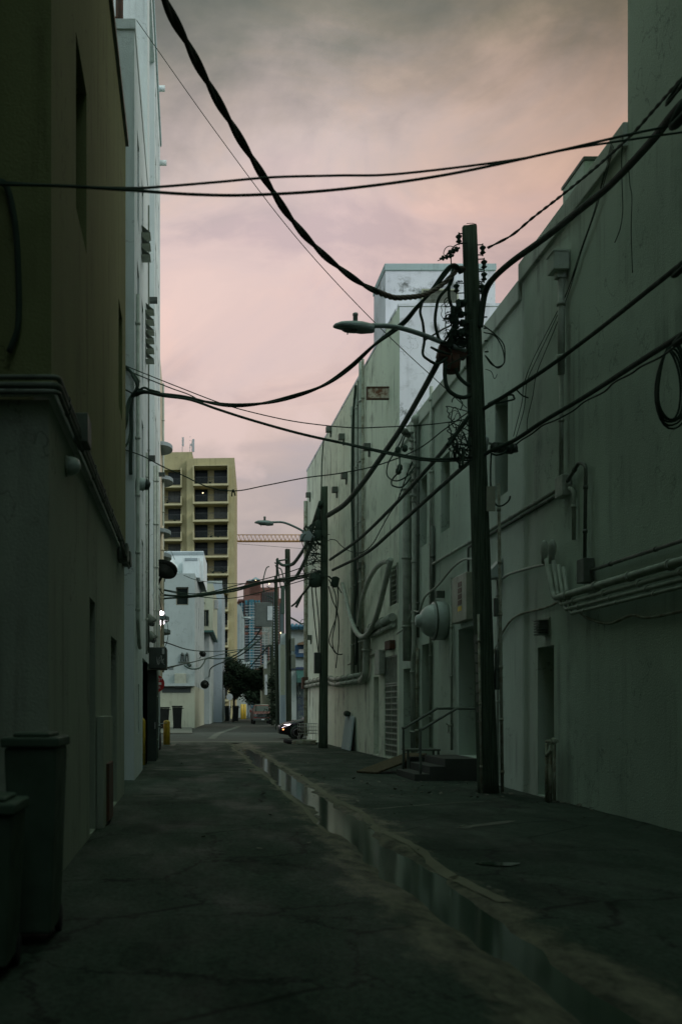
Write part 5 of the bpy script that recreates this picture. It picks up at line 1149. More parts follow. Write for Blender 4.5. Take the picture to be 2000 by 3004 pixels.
mb = MB(); mb.box(-1.2,.3,3.0,4.9,zt,zt+1.75); mb.build('roof_cabin', M['white_l'], w1, local=True); mb = MB(); mb.box(-1.0,.1,2.95,2.995,zt+1.5,zt+1.72); mb.build('blue_band', M['grey_far'], w1, local=True)
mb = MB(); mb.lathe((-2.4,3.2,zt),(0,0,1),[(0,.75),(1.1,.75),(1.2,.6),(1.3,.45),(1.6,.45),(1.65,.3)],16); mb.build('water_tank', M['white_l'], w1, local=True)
mb = MB(); mb.tube(spline([(-3.6,3,zt),(-3.4,3,zt+1.8),(-2.9,3,zt+2.3),(-2.5,3,zt+1.7)],5),.03,6); mb.tube(spline([(-3.0,3,zt),(-2.8,3,zt+2.0),(-2.3,3,zt+2.4),(-1.9,3,zt+1.6)],5),.03,6); mb.build('roof_pipe', M['pipe_dk'], w1, local=True)
mb = MB(); mb.box(fx(513),fx(546),-.4,-.022,fz(2012),fz(1976)); mb.build('meter_cabinet', M['cabinet'], w1, .02, local=True)
mb = MB(); mb.box(fx(514),fx(546),-.3,-.022,fz(2018),fz(2013)-.02); mb.build('cabinet_shelf', M['blk2'], w1, local=True)
for px in (530,536,541): pipe(w1, 'riser_pipe', [(fx(px),-.1,fz(1975)),(fx(px),-.1,fz(1945))], .06, M['pipe'], 1)
mb = MB(); mb.box(fx(524),fx(556),-.12,-.03,fz(1944),fz(1941)); mb.build('rack', M['pipe_dk'], w1, local=True)
for px in (534,548):
    mb = MB(); mb.tube(spline([(fx(px-3),-.15,fz(1940)),(fx(px-1),-.15,fz(1920)),(fx(px+3),-.15,fz(1918)),(fx(px+5),-.15,fz(1940))],5),.06,6); mb.lathe((fx(px+1),-.15,fz(1921)),(0,0,1),[(-.1,.06),(0,.14),(.12,.1),(.2,.03)],10); mb.build('weatherhead', M['blk2'], w1, local=True)
mb = MB(); mb.tube([(fx(550),-.15,fz(1945)),(fx(560),-.15,fz(1955))],[.12,.14],8); mb.build('splice_can', M['black'], w1, local=True)
pipe(w1, 'conduit', [(fx(472),-.08,fz(1800)),(fx(516),-.08,fz(1800)),(fx(511),-.08,fz(1880)),(fx(509),-.08,fz(1930)),(fx(490),-.08,fz(1952))], .05, M['cabinet'], 2)
pipe(w1, 'conduit', [(fx(490),-.08,fz(2015)),(fx(490),-.08,fz(1990)),(fx(500),-.08,fz(1983)),(fx(512),-.08,fz(1983))], .05, M['pipe'], 2)
for py in (1957,1962): 
    mb = MB(); mb.box(fx(494),fx(509),-.04,-.022,fz(py)-.04,fz(py)+.04); mb.build('vent_slot', M['blk2'], w1, local=True)
# bins and crates by that wall
def cart(x, y, h, label):
    t = thing('wheeled_bin', label, 'bin', (x,y,0), 0, 'black bins across the street')
    mb = MB(); mb.loft([[Vector((x+a*.30,y+b_*.32,.1)) for a,b_ in ((-1,-1),(1,-1),(1,1),(-1,1))],[Vector((x+a*.38,y+b_*.4,h-.12)) for a,b_ in ((-1,-1),(1,-1),(1,1),(-1,1))]], False); mb.build('body', M['binblk'], t, .03)
    mb = MB(); mb.obox((x,y,h-.05),(.42,0,0),(0,.44,0),(0,0,.06)); mb.build('lid', M['binblk'], t, .03)
    mb = MB(); mb.tube([(x+.3,y-.45,h-.2),(x+.52,y-.45,h-.2)],.035,6); mb.build('handle', M['binblk'], t)
    for dx in (-.3,.3):
        mb = MB(); mb.lathe((x+dx-.03,y+.35,.13),(1,0,0),[(0,.05),(.01,.13),(.05,.13),(.06,.05)],12); mb.build('wheel', M['tyre'], t)
cart(-2.05,85,1.75,'tall black wheeled bin at left by the cream wall over the street'); cart(-1.05,85.2,1.85,'tallest black wheeled bin, nearest the white block corner')
t = thing('crate_stack', 'low clutter of pale crates beside the black bins', 'crates', (-3.0,83,0))
for k, (x, z) in enumerate(((-2.9,.06),(-2.75,.46),(-2.6,.06))):
    mb = MB(); mb.box(x-.25,x+.25,82.7,83.1,z,z+.38); mb.build('crate', M['pipe_old'] if k != 1 else M['blk2'], t, .02)

s = 116/F; w2 = thing('cream_block', 'cream block with an overhanging upper floor and green soffit behind the white block', 'building', (2.36,116,0), RZ)
fx2 = lambda px: (px-625)*s; fz2 = lambda py: H+(CY-py)*s
fh = [(fx2(593),fx2(613),fz2(1838),fz2(1789),.25)]; sh = [(a,a+.7,z,z+3.2,.2) for a in (2,6,10,14) for z in (10.8,)]
mb = MB(); shell(mb, -4, 0, 0, 18, fz2(1853)+.15, fz2(1712), fh, sh); mb.build('upper_wall', M['cream_far'], w2, local=True)
for h in fh: fill_window(w2, (0,0,0),(1,0,0),(0,-1,0), h, M['frame'], M['pane2'], 1, 0, local=True, fw=.09)
for a,b_,z0,z1,dd in sh: win_side(w2,a,b_,z0,z1,dd)
mb = MB(); mb.box(-4,.06,-.06,18,fz2(1853)-.05,fz2(1853)+.148); mb.build('soffit', M['greenaw'], w2, local=True)
sh2 = [(a,a+.7,z,z+2.6,.2) for a in (3,7,11,15) for z in (.8,4.6)]
mb = MB(); shell(mb, -4, -.45, 2.0, 18, -.3, fz2(1853)-.06, (), sh2); mb.build('lower_wall', M['white_far_shaded'], w2, local=True)
for a,b_,z0,z1,dd in sh2: win_side(w2,a,b_,z0,z1,dd,x=-.45)
mb = MB(); mb.lathe((fx2(599),-.02,fz2(1769)),(0,-1,0),[(0,.1),(.15,.09)],10); mb.build('vent_pipe', M['blk2'], w2, local=True)
mb = MB(); mb.box(.02,.45,4,4.6,12.6,13.6); mb.build('wall_unit', M['steel'], w2, .03, local=True)
s = 135/F; w3 = thing('blue_grey_block', 'taller blue grey block behind the cream overhang', 'building', (3.85,135,0), RZ)
fz3 = lambda py: H+(CY-py)*s
sh3 = [(a,a+.8,z,z+1.7,.2) for a in (3,7,11,15) for z in (1,4.2,7.4,10.6,13.4)]
mb = MB(); shell(mb, -4, 0, 0, 20, -.3, fz3(1711), (), sh3); mb.build('wall', M['grey_far'], w3, local=True)
for a,b_,z0,z1,dd in sh3: win_side(w3,a,b_,z0,z1,dd)
mb = MB(); mb.box(-4.02,.04,-.05,.3,fz3(1711)+.003,fz3(1711)+.3); mb.build('coping', M['white_far_shaded'], w3, local=True)
w4 = thing('pale_block', 'narrow white block right of the yellow tower, sloping roof edge', 'building', (10.9,222,0), RZ)
mb = MB(); mb.prism([(-1.7,0,-.3),(0,0,-.3),(0,0,20),(-.7,0,22.5),(-1.7,0,23.2)],(0,1,0),25); mb.build('wall', M['white_far_shaded'], w4, local=True)
mb = MB(); mb.box(-1.2,-1.05,-.06,-.002,2,21); mb.build('pilaster', M['grey_far'], w4, local=True)
w5 = thing('low_white_building', 'low white building at the end of the far alley behind the tree', 'building', (10.5,205,0), RZ)
mb = MB(); shell(mb, -4.5, 0, 0, 15, -.3, 6.2, (), [(3,4,.5,2.8,.2),(8,9,.5,2.8,.2)]); mb.build('wall', M['white_far_shaded'], w5, local=True); win_side(w5,3,4,.5,2.8); win_side(w5,8,9,.5,2.8)
w6 = thing('far_white_gable', 'white flat roofed building showing above the tree, before the red tower', 'building', (14.0,260,0), RZ)
mb = MB(); shell(mb, -4.5, 0, 0, 15, -.3, 12.9, (), [(4,5,8,10,.2)]); mb.build('wall', M['white_far_shaded'], w6, local=True); win_side(w6,4,5,8,10)
w7 = thing('shuttered_shed', 'low pale shed with slatted front beside the far bins', 'shed', (3.9,140,0), RZ)
mb = MB(); mb.box(-1.8,-.05,0,6,0,5.2); mb.build('wall', M['white_far_shaded'], w7, local=True)
mb = MB()
for k in range(14): mb.box(-1.2,-.2,-.06,-.003,.3+.3*k,.42+.3*k)
mb.build('slats', M['slab'], w7, local=True)
for x, lb in ((4.6,'left of two dark bins at the foot of the far blue grey block'),(5.5,'right of two dark bins at the foot of the far blue grey block')): cart(x, 136 if x < 5 else 134, 2.0, lb)
t = thing('round_sign', 'back of a round grey sign under the far tree', 'sign', (4.3,121,0)); mb = MB(); mb.tube([(4.3,121,-.1),(4.3,121,3.2)],.05,6); mb.build('post', M['steel'], t); mb = MB(); mb.lathe((4.3,120.9,2.95),(0,-1,0),[(0,.36),(.02,.36)],20); mb.build('disc', M['slab'], t)
for k, (x, y) in enumerate(((8.2,175),(8.8,178))):
    t = thing('bollard', ('left','right')[k]+' of the two far yellow bollards past the far tree', 'bollard', (x,y,0), 0, 'far yellow bollards'); mb = MB(); mb.lathe((x,y,-.1),(0,0,1),[(0,.22),(2.4,.22),(2.5,.1)],12); mb.build('post', M['bollard'], t)
t = thing('standing_tank', 'slim white tank standing in the far alley', 'tank', (9.9,185,0)); mb = MB(); mb.lathe((9.9,185,0),(0,0,1),[(0,.35),(2.4,.35),(2.8,.2),(3.2,.1)],14); mb.build('shell', M['white_far_shaded'], t)

# ------------------------------------------------------------------ yellow apartment tower
Y0 = 183; s = Y0/F
yt = thing('apartment_tower', 'tall yellow apartment tower with stacked balconies behind the white blocks', 'building', (7.32,183,0), -math.atan(.06))
X = lambda px: (px-688)*s; Z = lambda py: H+(CY-py)*s
fl = 52.55; nfl = 13; zb0 = Z(1423.5)
holes = []; hl = []
for k in range(nfl):
    zb = zb0-fl*s*k; holes.append((X(570),X(668),zb+.02,zb+fl*s-.25 if k else Z(1371),1.9)); hl.append((X(472),X(529),zb+.02,zb+fl*s-.25 if k else Z(1371),1.5))
mb = MB()
facade(mb, (0,0,0),(1,0,0),(0,-1,0), X(548), 0, -.3, Z(1343), holes)
facade(mb, (0,0,0),(0,1,0),(1,0,0), 0, 26, -.3, Z(1343)); mb.quad((X(548),0,-.3),(X(548),1.2,-.3),(X(548),1.2,Z(1343)),(X(548),0,Z(1343)))
facade(mb, (0,1.2,0),(1,0,0),(0,-1,0), X(380), X(548), -.3, Z(1343), hl); mb.quad((X(380),1.2,Z(1343)),(0,1.2,Z(1343)),(0,26,Z(1343)),(X(380),26,Z(1343))); mb.quad((X(548),0,Z(1343)),(0,0,Z(1343)),(0,1.2,Z(1343)),(X(548),1.2,Z(1343)))
mb.box(X(380),X(562),1.21,12,Z(1343)+.002,Z(1319)); mb.build('wall', M['yellow'], yt, local=True)
mb = MB()
for hs, y in ((holes,0),(hl,1.2)):
    for (a,b_,z0,z1,dd) in hs: mb.quad((a,y+dd,z0),(b_,y+dd,z0),(b_,y+dd,z1),(a,y+dd,z1))
mb.build('recess_wall', M['yellow'], yt, local=True)
for k in range(nfl):
    zb = zb0-fl*s*k; ztop = zb+fl*s-.3 if k else Z(1371)-.05
    mb = MB(); mb.box(X(567),X(671),-1.0,.3,zb-.2,zb+.12)
    mb.box(X(567),X(570),-1.0,-.02,zb+.121,zb+1.35 if k else Z(1369)); mb.box(X(668),X(671),-1.0,-.02,zb+.121,zb+1.35 if k else Z(1369))
    if k == 0: mb.box(X(567),X(671),-1.0,-.02,Z(1369)+.002,Z(1367))
    bal = mb.build('balcony', M['yellow2'], yt, local=True)
    mb = MB()
    for i in range(29): x = X(570)+(X(668)-X(570))*i/28; mb.box(x-.015,x+.015,-.96,-.93,zb+.12,zb+1.2)
    mb.box(X(570),X(668),-.97,-.92,zb+1.2,zb+1.26); mb.build('railing', M['dkframe'], bal, local=True)
    mb = MB(); mb.box(X(571),X(608),1.78,1.88,zb+.13,ztop); mb.build('sliding_door', M['pane'], yt, local=True)
    win_front(yt, X(627), X(667.5), zb+.8, ztop-.02, 1.80, 0, ('pane2','curtain','pane2','pane','curtain')[(k*7+2)%5], 'dkframe', 1, 1)
    if k < 6:
        mb = MB(); mb.box(X(440),X(533),.2,1.5,zb-.2,zb+.12); mb.box(X(529.5),X(533),.2,1.18,zb+.121,zb+1.35 if k else Z(1369)); b2_ = mb.build('balcony', M['yellow2'], yt, local=True)
        mb = MB()
        for i in range(17): x = X(472)+(X(529)-X(472))*i/16; mb.box(x-.015,x+.015,.24,.27,zb+.12,zb+1.2)
        mb.box(X(472),X(529),.23,.28,zb+1.2,zb+1.26); mb.build('railing', M['dkframe'], b2_, local=True)
        win_front(yt, X(490), X(528), zb+.8, ztop-.1, 1.44, 1.2, ('curtain','pane2','pane2')[(k*5+1)%3], 'dkframe', 1, 1)
for px, py in ((595,1442),(596,1648)):
    mb = MB(); mb.lathe((X(px),.5,Z(py)),(0,0,-1),[(0,.05),(.05,.14),(.14,.1)],8); mb.build('porch_lamp', M['warmwin'], yt, local=True)
for px, k in ((617,0),(620,3),(640,3),(625,5),(655,5),(490,1),(512,2)):
    zb = zb0-fl*s*k; mb = MB(); random.seed(int(px))
    yy = -.5 if px > 548 else .7
    for i in range(26): 
        c = Vector((X(px)+random.uniform(-.5,.5), yy+random.uniform(-.3,.3), zb+.3+random.uniform(0,.9))); a = Vector((random.uniform(-.1,.1),random.uniform(-.1,.1),random.uniform(-.05,.12))); mb.quad(c, c+a, c+a+Vector((.08,0,.1)), c+Vector((.08,0,.1)))
    mb.tube([(X(px),yy,zb+.12),(X(px),yy,zb+.5)],[.16,.22],8); tag(mb.build('potted_plant', M['leaf2'], yt, local=True))
for px, lo, hi, w in ((533,1317,1276,.2),(562,1334,1282,.32),(556,1316,1296,.25)):
    mb = MB(); x = X(px); mb.tube([(x,1.6,Z(1319)-.6),(x,1.6,Z(hi))],.05,6); mb.box(x+.08,x+.08+w,1.3,1.5,Z(lo)+.9,Z(hi)+.1)
    for q in range(4): mb.box(x-.1,x+.12,1.38,1.45,Z(lo)+.6+q*.6,Z(lo)+.66+q*.6)
    mb.build('antenna', M['steel'], yt, local=True)
mb = MB(); mb.box(X(492),X(497),3,4,Z(1319),Z(1291)); mb.build('chimney', M['yellow2'], yt, local=True)

# ------------------------------------------------------------------ far red and teal tower
Y0 = 1200; s = Y0/F
rt = thing('condominium_tower', 'distant terracotta condominium tower with teal glass bays and pyramid roofs', 'building', at(764,2080,1200)*1.0, 0)
rt.location = (0,0,0)
X = lambda px: (px-CX)*s; Z = lambda py: H+(CY-py)*s
def rb(x0,x1,ya,yb,p0,p1): return MB().box(X(x0),X(x1),Y0+ya,Y0+yb,Z(p0),Z(p1))
rb(718,765,0,30,2081,1714).box(X(723),X(764.6),Y0+2,Y0+26,Z(1713.9),Z(1704)).build('core', M['red'], rt)
rb(765.1,820,4,34,2081,1722).build('core', M['red'], rt)
rb(696,717.9,6,30,2081,1763).build('wing', M['red'], rt); rb(820.1,836,6,34,2081,1754).build('wing', M['red'], rt)
for x0,x1,pt_,pb in ((738,764.5,1689.5,1700.5),(723,746,1696,1704)):
    mb = MB(); zt_, zb = Z(pt_), Z(pb); mb.add([(X(x0),Y0-1,zb),(X(x1),Y0-1,zb),(X(x1),Y0+22,zb),(X(x0),Y0+22,zb),(X((x0+x1)/2),Y0+10,zt_)],[(0,1,4),(1,2,4),(2,3,4),(3,0,4)]); mb.build('pyramid_roof', M['roofmetal'], rt)
mb = MB()
for k in range(16): mb.box(X(736+1.7*k),X(736.8+1.7*k),Y0-1.2,Y0-.02,Z(1744),Z(1716))
mb.build('louvre_screen', M['red'], rt)
rb(698,719,4.5,5.9,1766,1760).box(X(699),X(717),Y0+3,Y0+4.4,Z(1763),Z(1757)).build('cornice', M['red'], rt)
def glass(x0,x1,p0,p1,y=-.8,mat='teal',name='glass_bay'): 
    mb = MB(); n_=8; ring=[]
    return MB().box(X(x0),X(x1),Y0+y,Y0+y+.7,Z(p0),Z(p1)).build(name, M[mat], rt)
mb = MB(); pr = [(X(737.5+8.5*math.cos(a)), Y0-1-4*math.sin(a), Z(2078)) for a in [i*math.pi/8 for i in range(9)]]; mb.prism(pr,(0,0,1),Z(1760)-Z(2078)); mb.build('glass_bay', M['teal'], rt)
for a,b_ in ((719,727),(748,754),(757,763)): glass(a,b_,1774,1761)
glass(719,729,2078,1778,-.5,'teal2'); glass(747,763,2078,1776,-.5,'teal2'); glass(767,776,2078,1775,3.2,'teal'); glass(778,790,2078,1788,3.2,'teal2'); glass(797,806,1830,1780,3.2,'teal')
glass(703,716,2078,1768,5.4,'teal'); glass(786,818,2078,1790,3.1,'teal2'); glass(822,834,2078,1768,5.4,'teal2')
mb = MB()
for k in range(39):
    p = 1778+7.9*k
    mb.box(X(718.5),X(729.5),Y0-2.2,Y0-.55,Z(p)-.35,Z(p)+.35); mb.box(X(746),X(764),Y0-2.2,Y0-.55,Z(p)-.35,Z(p)+.35); mb.box(X(729),X(746),Y0-5.3,Y0-.55,Z(p)-.25,Z(p)+.25)
    mb.box(X(766),X(792),Y0+1.4,Y0+3.0,Z(p+3)-.35,Z(p+3)+.35); mb.box(X(797),X(818),Y0+1.4,Y0+3.0,Z(p+1)-.35,Z(p+1)+.35); mb.box(X(703),X(716),Y0+4.6,Y0+5.3,Z(p)-.2,Z(p)+.2)
mb.build('floor_slabs', M['slab'], rt)
mb = MB()
for x in (764.2,776.5,732.5,742,788.5,709): mb.box(X(x),X(x+1.0),Y0-5.5 if 730<x<745 else Y0-1.5,Y0+3.3,Z(2078),Z(1768))
mb.build('mullion', M['slab'], rt)
for p in (1838,1858,1965): rb(708,790,-2.6,-2.25,p+4,p-3).build('red_band', M['red'], rt)
for x in (787,764.8): rb(x,x+2.5,-1.9,3.3,2078,1780).build('red_pilaster', M['red'], rt)
mb = MB()
for k in range(9): mb.box(X(770+5.5*k),X(772+5.5*k),Y0+2,Y0+3.9,Z(1786),Z(1735))
mb.build('dark_fins', M['teal2'], rt)
for px, py in ((750,1704),(789,1713),(823,1857)):
    rb(px-1.4,px+1.4,-2.9,-2.7,py+1.7,py-1.7).build('lit_window', M['warmwin'], rt)
# construction crane
Y0 = 300; s = Y0/F; X = lambda px: (px-CX)*s; Z = lambda py: H+(CY-py)*s
ct = thing('tower_crane', 'orange lattice jib of a construction crane beside the yellow tower', 'crane', (X(1080),300,0))
mb = MB(); z0, z1 = Z(1588), Z(1569); xa, xb = X(660), X(1085); N_ = 36
for yy in (299.2,300.8): mb.tube([(xa,yy,z0),(xb,yy,z0)],.16,6)
mb.tube([(xa,300,z1),(xb,300,z1)],.13,6)
for k in range(N_):
    x = xa+(xb-xa)*k/N_; x2 = xa+(xb-xa)*(k+.5)/N_; x3 = xa+(xb-xa)*(k+1)/N_
    for yy in (299.2,300.8): mb.tube([(x,yy,z0),(x2,300,z1)],.07,4); mb.tube([(x2,300,z1),(x3,yy,z0)],.07,4)
mb.build('jib', M['crane'], ct)
mb = MB()
for dx in (-.9,.9):
    for dy in (-.9,.9): mb.tube([(xb+dx,300+dy,-.3),(xb+dx,300+dy,Z(1540))],.14,5)
for k in range(28):
    z = k*1.8
    for dy in (-.9,.9): mb.tube([(xb-.9,300+dy,z),(xb+.9,300+dy,z+1.8)],.07,4)
mb.build('mast', M['crane'], ct)
mb = MB(); mb.tube([(xa,300.2,Z(1592)),((xa+xb)/2,300.2,Z(1608)),(xb,300.2,Z(1622))],.05,4); mb.build('stay', M['pipe_dk'], ct)

# ------------------------------------------------------------------ blue trimmed shop, right side of second block
Y0 = 73; s = Y0/F; X = lambda px: (px-CX)*s; Z = lambda py: H+(CY-py)*s
sb = thing('shop_building', 'white shop building with blue roof tiles, blue sign and roller door behind the car', 'building', (X(846),73,0))
dh_ = (X(869),X(935),.02,Z(1966),.25)
mb = MB(); facade(mb,(0,73,0),(1,0,0),(0,-1,0),X(846),X(1100),-.3,Z(1846),[dh_]); mb.quad((X(846),73,-.3),(X(846)+1,95,-.3),(X(846)+1,95,Z(1846)),(X(846),73,Z(1846))); mb.quad((X(846),73,Z(1846)-.05),(X(1100),73,Z(1846)-.05),(X(1100),95,Z(1846)-.05),(X(846)+1,95,Z(1846)-.05)); mb.build('wall', M['white_far_shaded'], sb)
mb = MB(); mb.box(X(845),X(1100),72.7,73.4,Z(1846)+.002,Z(1843)); mb.box(X(845),X(1100),72.75,73.4,Z(1843)+.002,Z(1835))
k = X(846)
while k < X(1100): mb.lathe((k,72.55,Z(1844)),(0,.45,.25),[(0,.13),(.5,.12)],8); k += .27
mb.build('tile_coping', M['tile'], sb)
mb = MB(); mb.box(X(846),X(1100),72.9,72.997,Z(1964),Z(1957)); mb.build('navy_band', M['navy'], sb)
mb = MB(); mb.box(X(865),X(940),72.78,72.995,Z(1928),Z(1893)); mb.build('sign_frame', M['blue'], sb, .02)
mb = MB(); mb.box(X(876),X(930),72.75,72.778,Z(1916),Z(1905)); mb.build('sign_panel', M['signwhite'], sb)
mb = MB(); mb.prism([(X(870),72.2,Z(1893)),(X(1000),72.2,Z(1893)),(X(1000),72.2,Z(1873)),(X(905),72.2,Z(1874)),(X(893),72.2,Z(1882)),(X(872),72.2,Z(1888))],(0,1,0),.78); mb.build('awning', M['brownaw'], sb)
mb = MB(); mb.prism([(X(869),72.99,Z(1966)),(X(869),72.2,Z(1990)),(X(869),72.2,Z(2003)),(X(869),72.99,Z(2003))],(1,0,0),X(935)-X(869)); mb.build('awning', M['greenaw'], sb)
mb = MB()
k = X(869)
while k < X(935): mb.box(k,k+.11,73.17,73.22,.02,Z(2004)); k += .14
mb.box(X(868),X(935),73.10,73.16,Z(2006),Z(2003)); rd = mb.build('roller_door', M['roll'], sb)
for txt, py, dx in (('MARK',2048,0),('DO',2059,4),('SAND',2071,1),('SHOP',2081,0),('305',2094,2)):
    letters('lettering', txt, .30, (X(889+dx),73.16,Z(py)), M['navy'], sb)
sb2 = thing('alley_building', 'dull olive and pale building end seen between the third and fourth poles', 'building', (X(824)*78/73,78,0))
sbp = lambda z: [(6.42,78,z),(6.75,78,z),(9.0,97,z),(7.9,97,z)]
for z0, z1, nm_, mt_ in ((-.3,2.6,'lower_wall','grey_far'),(2.603,6.2,'upper_wall','cream_far'),(6.203,7.0,'parapet','white_far_shaded')):
    mb = MB(); mb.prism(sbp(z0),(0,0,1),z1-z0); mb.build(nm_, M[mt_], sb2)
sb3 = thing('dark_alley_block', 'dark low block behind the red pickup on the far right side', 'building', (10.6,125,0))
mb = MB(); mb.box(10.2,22,122,160,-.3,7.5); mb.box(10.0,22.2,121.9,160.1,7.503,7.8); mb.build('wall', M['cream_far'], sb3); mb = MB(); mb.box(10.17,10.197,124,126,.1,2.4); mb.box(10.17,10.197,130,131.2,1.2,2.6); mb.build('opening', M['blk2'], sb3)

# ------------------------------------------------------------------ vehicles
def wheel(par, c, r, w, axis, spokes=5):
    c = Vector(c); axis = Vector(axis)
    mb = MB(); mb.lathe(c-axis*w/2, axis, [(0,r*.68),(.0,r*.9),(w*.12,r),(w*.88,r),(w,r*.9),(w,r*.68)], 28); wh = mb.build('wheel', M['tyre'], par)
    mb = MB(); u = axis.orthogonal().normalized(); v = axis.cross(u)
    mb.lathe(c+axis*w*.30, axis, [(0,r*.60),(w*.2,r*.69),(w*.21,r*.62),(w*.02,r*.58)], 28); mb.lathe(c+axis*w*.3, axis, [(0,.02),(w*.01,r*.16),(w*.16,r*.14),(w*.18,.01)], 14)
    for k in range(spokes):
        for da in (-.13,.13):
            a = 2*math.pi*k/spokes+da; d1 = u*math.cos(a)+v*math.sin(a); a2 = 2*math.pi*k/spokes+da*1.4; d2 = u*math.cos(a2)+v*math.sin(a2)
            mb.tube([c+axis*w*.42+d1*r*.12, c+axis*w*.42+d2*r*.66], r*.05, 5)
    rim = mb.build('rim', M['alloy'], wh, local=True)
    off = Vector(par.location)
    for vv in rim.data.vertices: vv.co -= off
def car_rings(stations, y0):
    rings = []
    for x, hw, zb, zm, zt, tw in stations:
        rings.append([Vector(p) for p in ((x,y0-hw*.92,zb),(x,y0-hw,zb+.12),(x,y0-hw,zm-.06),(x,y0-hw*.97,zm),(x,y0-tw,zt-.02),(x,y0-tw*.8,zt),(x,y0+tw*.8,zt),(x,y0+tw,zt-.02),(x,y0+hw*.97,zm),(x,y0+hw,zm-.06),(x,y0+hw,zb+.12),(x,y0+hw*.92,zb))])
    return rings
# black car nosing out of the cross street, facing left
ycar = 59.6; xf = at(819,2150,ycar-.9).x
car = thing('black_car', 'black car with lit headlight nosing out from behind the tall white building', 'car', (xf+2.3,ycar,0))
st = [(xf,.70,.34,.62,.66,.62),(xf+.06,.80,.26,.70,.74,.70),(xf+.35,.88,.22,.82,.86,.78),(xf+.9,.90,.22,.92,.97,.80),(xf+1.35,.91,.22,.97,1.05,.80),(xf+2.0,.91,.22,.98,1.42,.68),(xf+2.5,.91,.22,.98,1.56,.64),(xf+3.3,.91,.22,.99,1.58,.63),(xf+3.9,.91,.22,1.0,1.50,.63),(xf+4.35,.88,.26,.98,1.18,.68),(xf+4.6,.80,.4,.85,.95,.7)]
mb = MB(); mb.loft(car_rings(st, ycar)); mb.build('body', M['carblk'], car)
for sx in (-1,1):
    yy = ycar+sx*.93
    mb = MB(); mb.add([(xf+1.5,ycar+sx*.905,1.0),(xf+2.05,ycar+sx*.735,1.38),(xf+2.6,ycar+sx*.70,1.5),(xf+3.6,ycar+sx*.70,1.5),(xf+4.1,ycar+sx*.86,1.05)],[(0,1,2,3,4)]); mb.build('side_window', M['glassdk'], car)
    mb = MB(); mb.tube([(xf+1.36,ycar+sx*.84,1.045),(xf+1.72,ycar+sx*.79,1.25),(xf+2.05,ycar+sx*.735,1.425),(xf+2.55,ycar+sx*.69,1.575),(xf+3.4,ycar+sx*.67,1.59)],.026,6); mb.build('window_trim', M['chrome'], car)
    mb = MB(); mb.obox((xf+1.75,ycar+sx*1.0,1.06),(.08,.02*sx,0),(0,.1,0),(0,0,.07)); mb.build('mirror', M['carblk'], car, .02)
    mb = MB(); mb.prism([(xf+.02,ycar+sx*.60,.68),(xf+.05,ycar+sx*.60,.60),(xf+.16,ycar+sx*.84,.60),(xf+.55,ycar+sx*.895,.73),(xf+.62,ycar+sx*.89,.79),(xf+.3,ycar+sx*.86,.765)],(-.25,sx*.9,.2),.02); mb.build('headlight', M['head'] if sx < 0 else M['lens'], car)
    mb = MB(); mb.obox((xf+.22,ycar+sx*.875,.5),(.035,.008,0),(0,.02,0),(0,0,.028)); mb.build('side_marker', M['amber'] if sx < 0 else M['lens'], car)
    for xw in (xf+.98,xf+3.75):
        mb = MB(); mb.lathe((xw,ycar+sx*.70,.345),(0,sx,0),[(0,.39),(.212,.39),(.213,.2)],26); mb.build('wheel_arch', M['black'], car); wheel(car,(xw,ycar+sx*.86,.335),.335,.2,(0,sx,0))
mb = MB(); mb.add([(xf+1.45,ycar-.72,1.08),(xf+1.45,ycar+.72,1.08),(xf+2.02,ycar+.6,1.435),(xf+2.02,ycar-.6,1.435)],[(0,1,2,3)]); mb.build('windscreen', M['glassdk'], car)
mb = MB(); mb.box(xf-.03,xf+.03,ycar-.45,ycar+.45,.42,.66); mb.build('grille', M['blk2'], car, .02)
# red pickup facing the camera
yp = 115; xc = at(771,2100,yp).x; tr = thing('pickup_truck', 'red pickup truck facing the camera, parked in the far alley', 'truck', (xc,yp,0))
mb = MB()
def ring(y, hw, zb, zt, sh_): return [Vector(p) for p in ((xc-hw,y,zb),(xc-hw,y,zt-sh_),(xc-hw+sh_,y,zt),(xc+hw-sh_,y,zt),(xc+hw,y,zt-sh_),(xc+hw,y,zb))]
mb.loft([ring(yp,.96,.55,1.12,.08),ring(yp+.1,1.0,.5,1.2,.1),ring(yp+1.1,1.02,.45,1.28,.1),ring(yp+1.3,1.02,.45,1.3,.1),ring(yp+5.6,1.02,.5,1.32,.05)], False); mb.build('body', M['carred'], tr, .03)
mb = MB(); mb.loft([[Vector(p) for p in ((xc-.95,yp+1.3,1.29),(xc+.95,yp+1.3,1.29),(xc+.98,yp+3.6,1.3),(xc-.98,yp+3.6,1.3))],[Vector(p) for p in ((xc-.78,yp+2.0,1.98),(xc+.78,yp+2.0,1.98),(xc+.80,yp+3.4,1.98),(xc-.80,yp+3.4,1.98))],[Vector(p) for p in ((xc-.7,yp+2.15,2.06),(xc+.7,yp+2.15,2.06),(xc+.7,yp+3.3,2.06),(xc-.7,yp+3.3,2.06))]], False); mb.build('cab', M['carred'], tr, .03)
mb = MB(); mb.add([(xc-.86,yp+1.36,1.35),(xc+.86,yp+1.36,1.35),(xc+.72,yp+1.93,1.93),(xc-.72,yp+1.93,1.93)],[(0,1,2,3)]); 
for v in mb.v: v.y -= .02
mb.build('windscreen', M['glassdk'], tr)
mb = MB(); mb.tube([(xc-.72,yp+2.05,2.07),(xc+.72,yp+2.05,2.07)],.03,6); mb.build('roof_trim', M['cabinet'], tr)
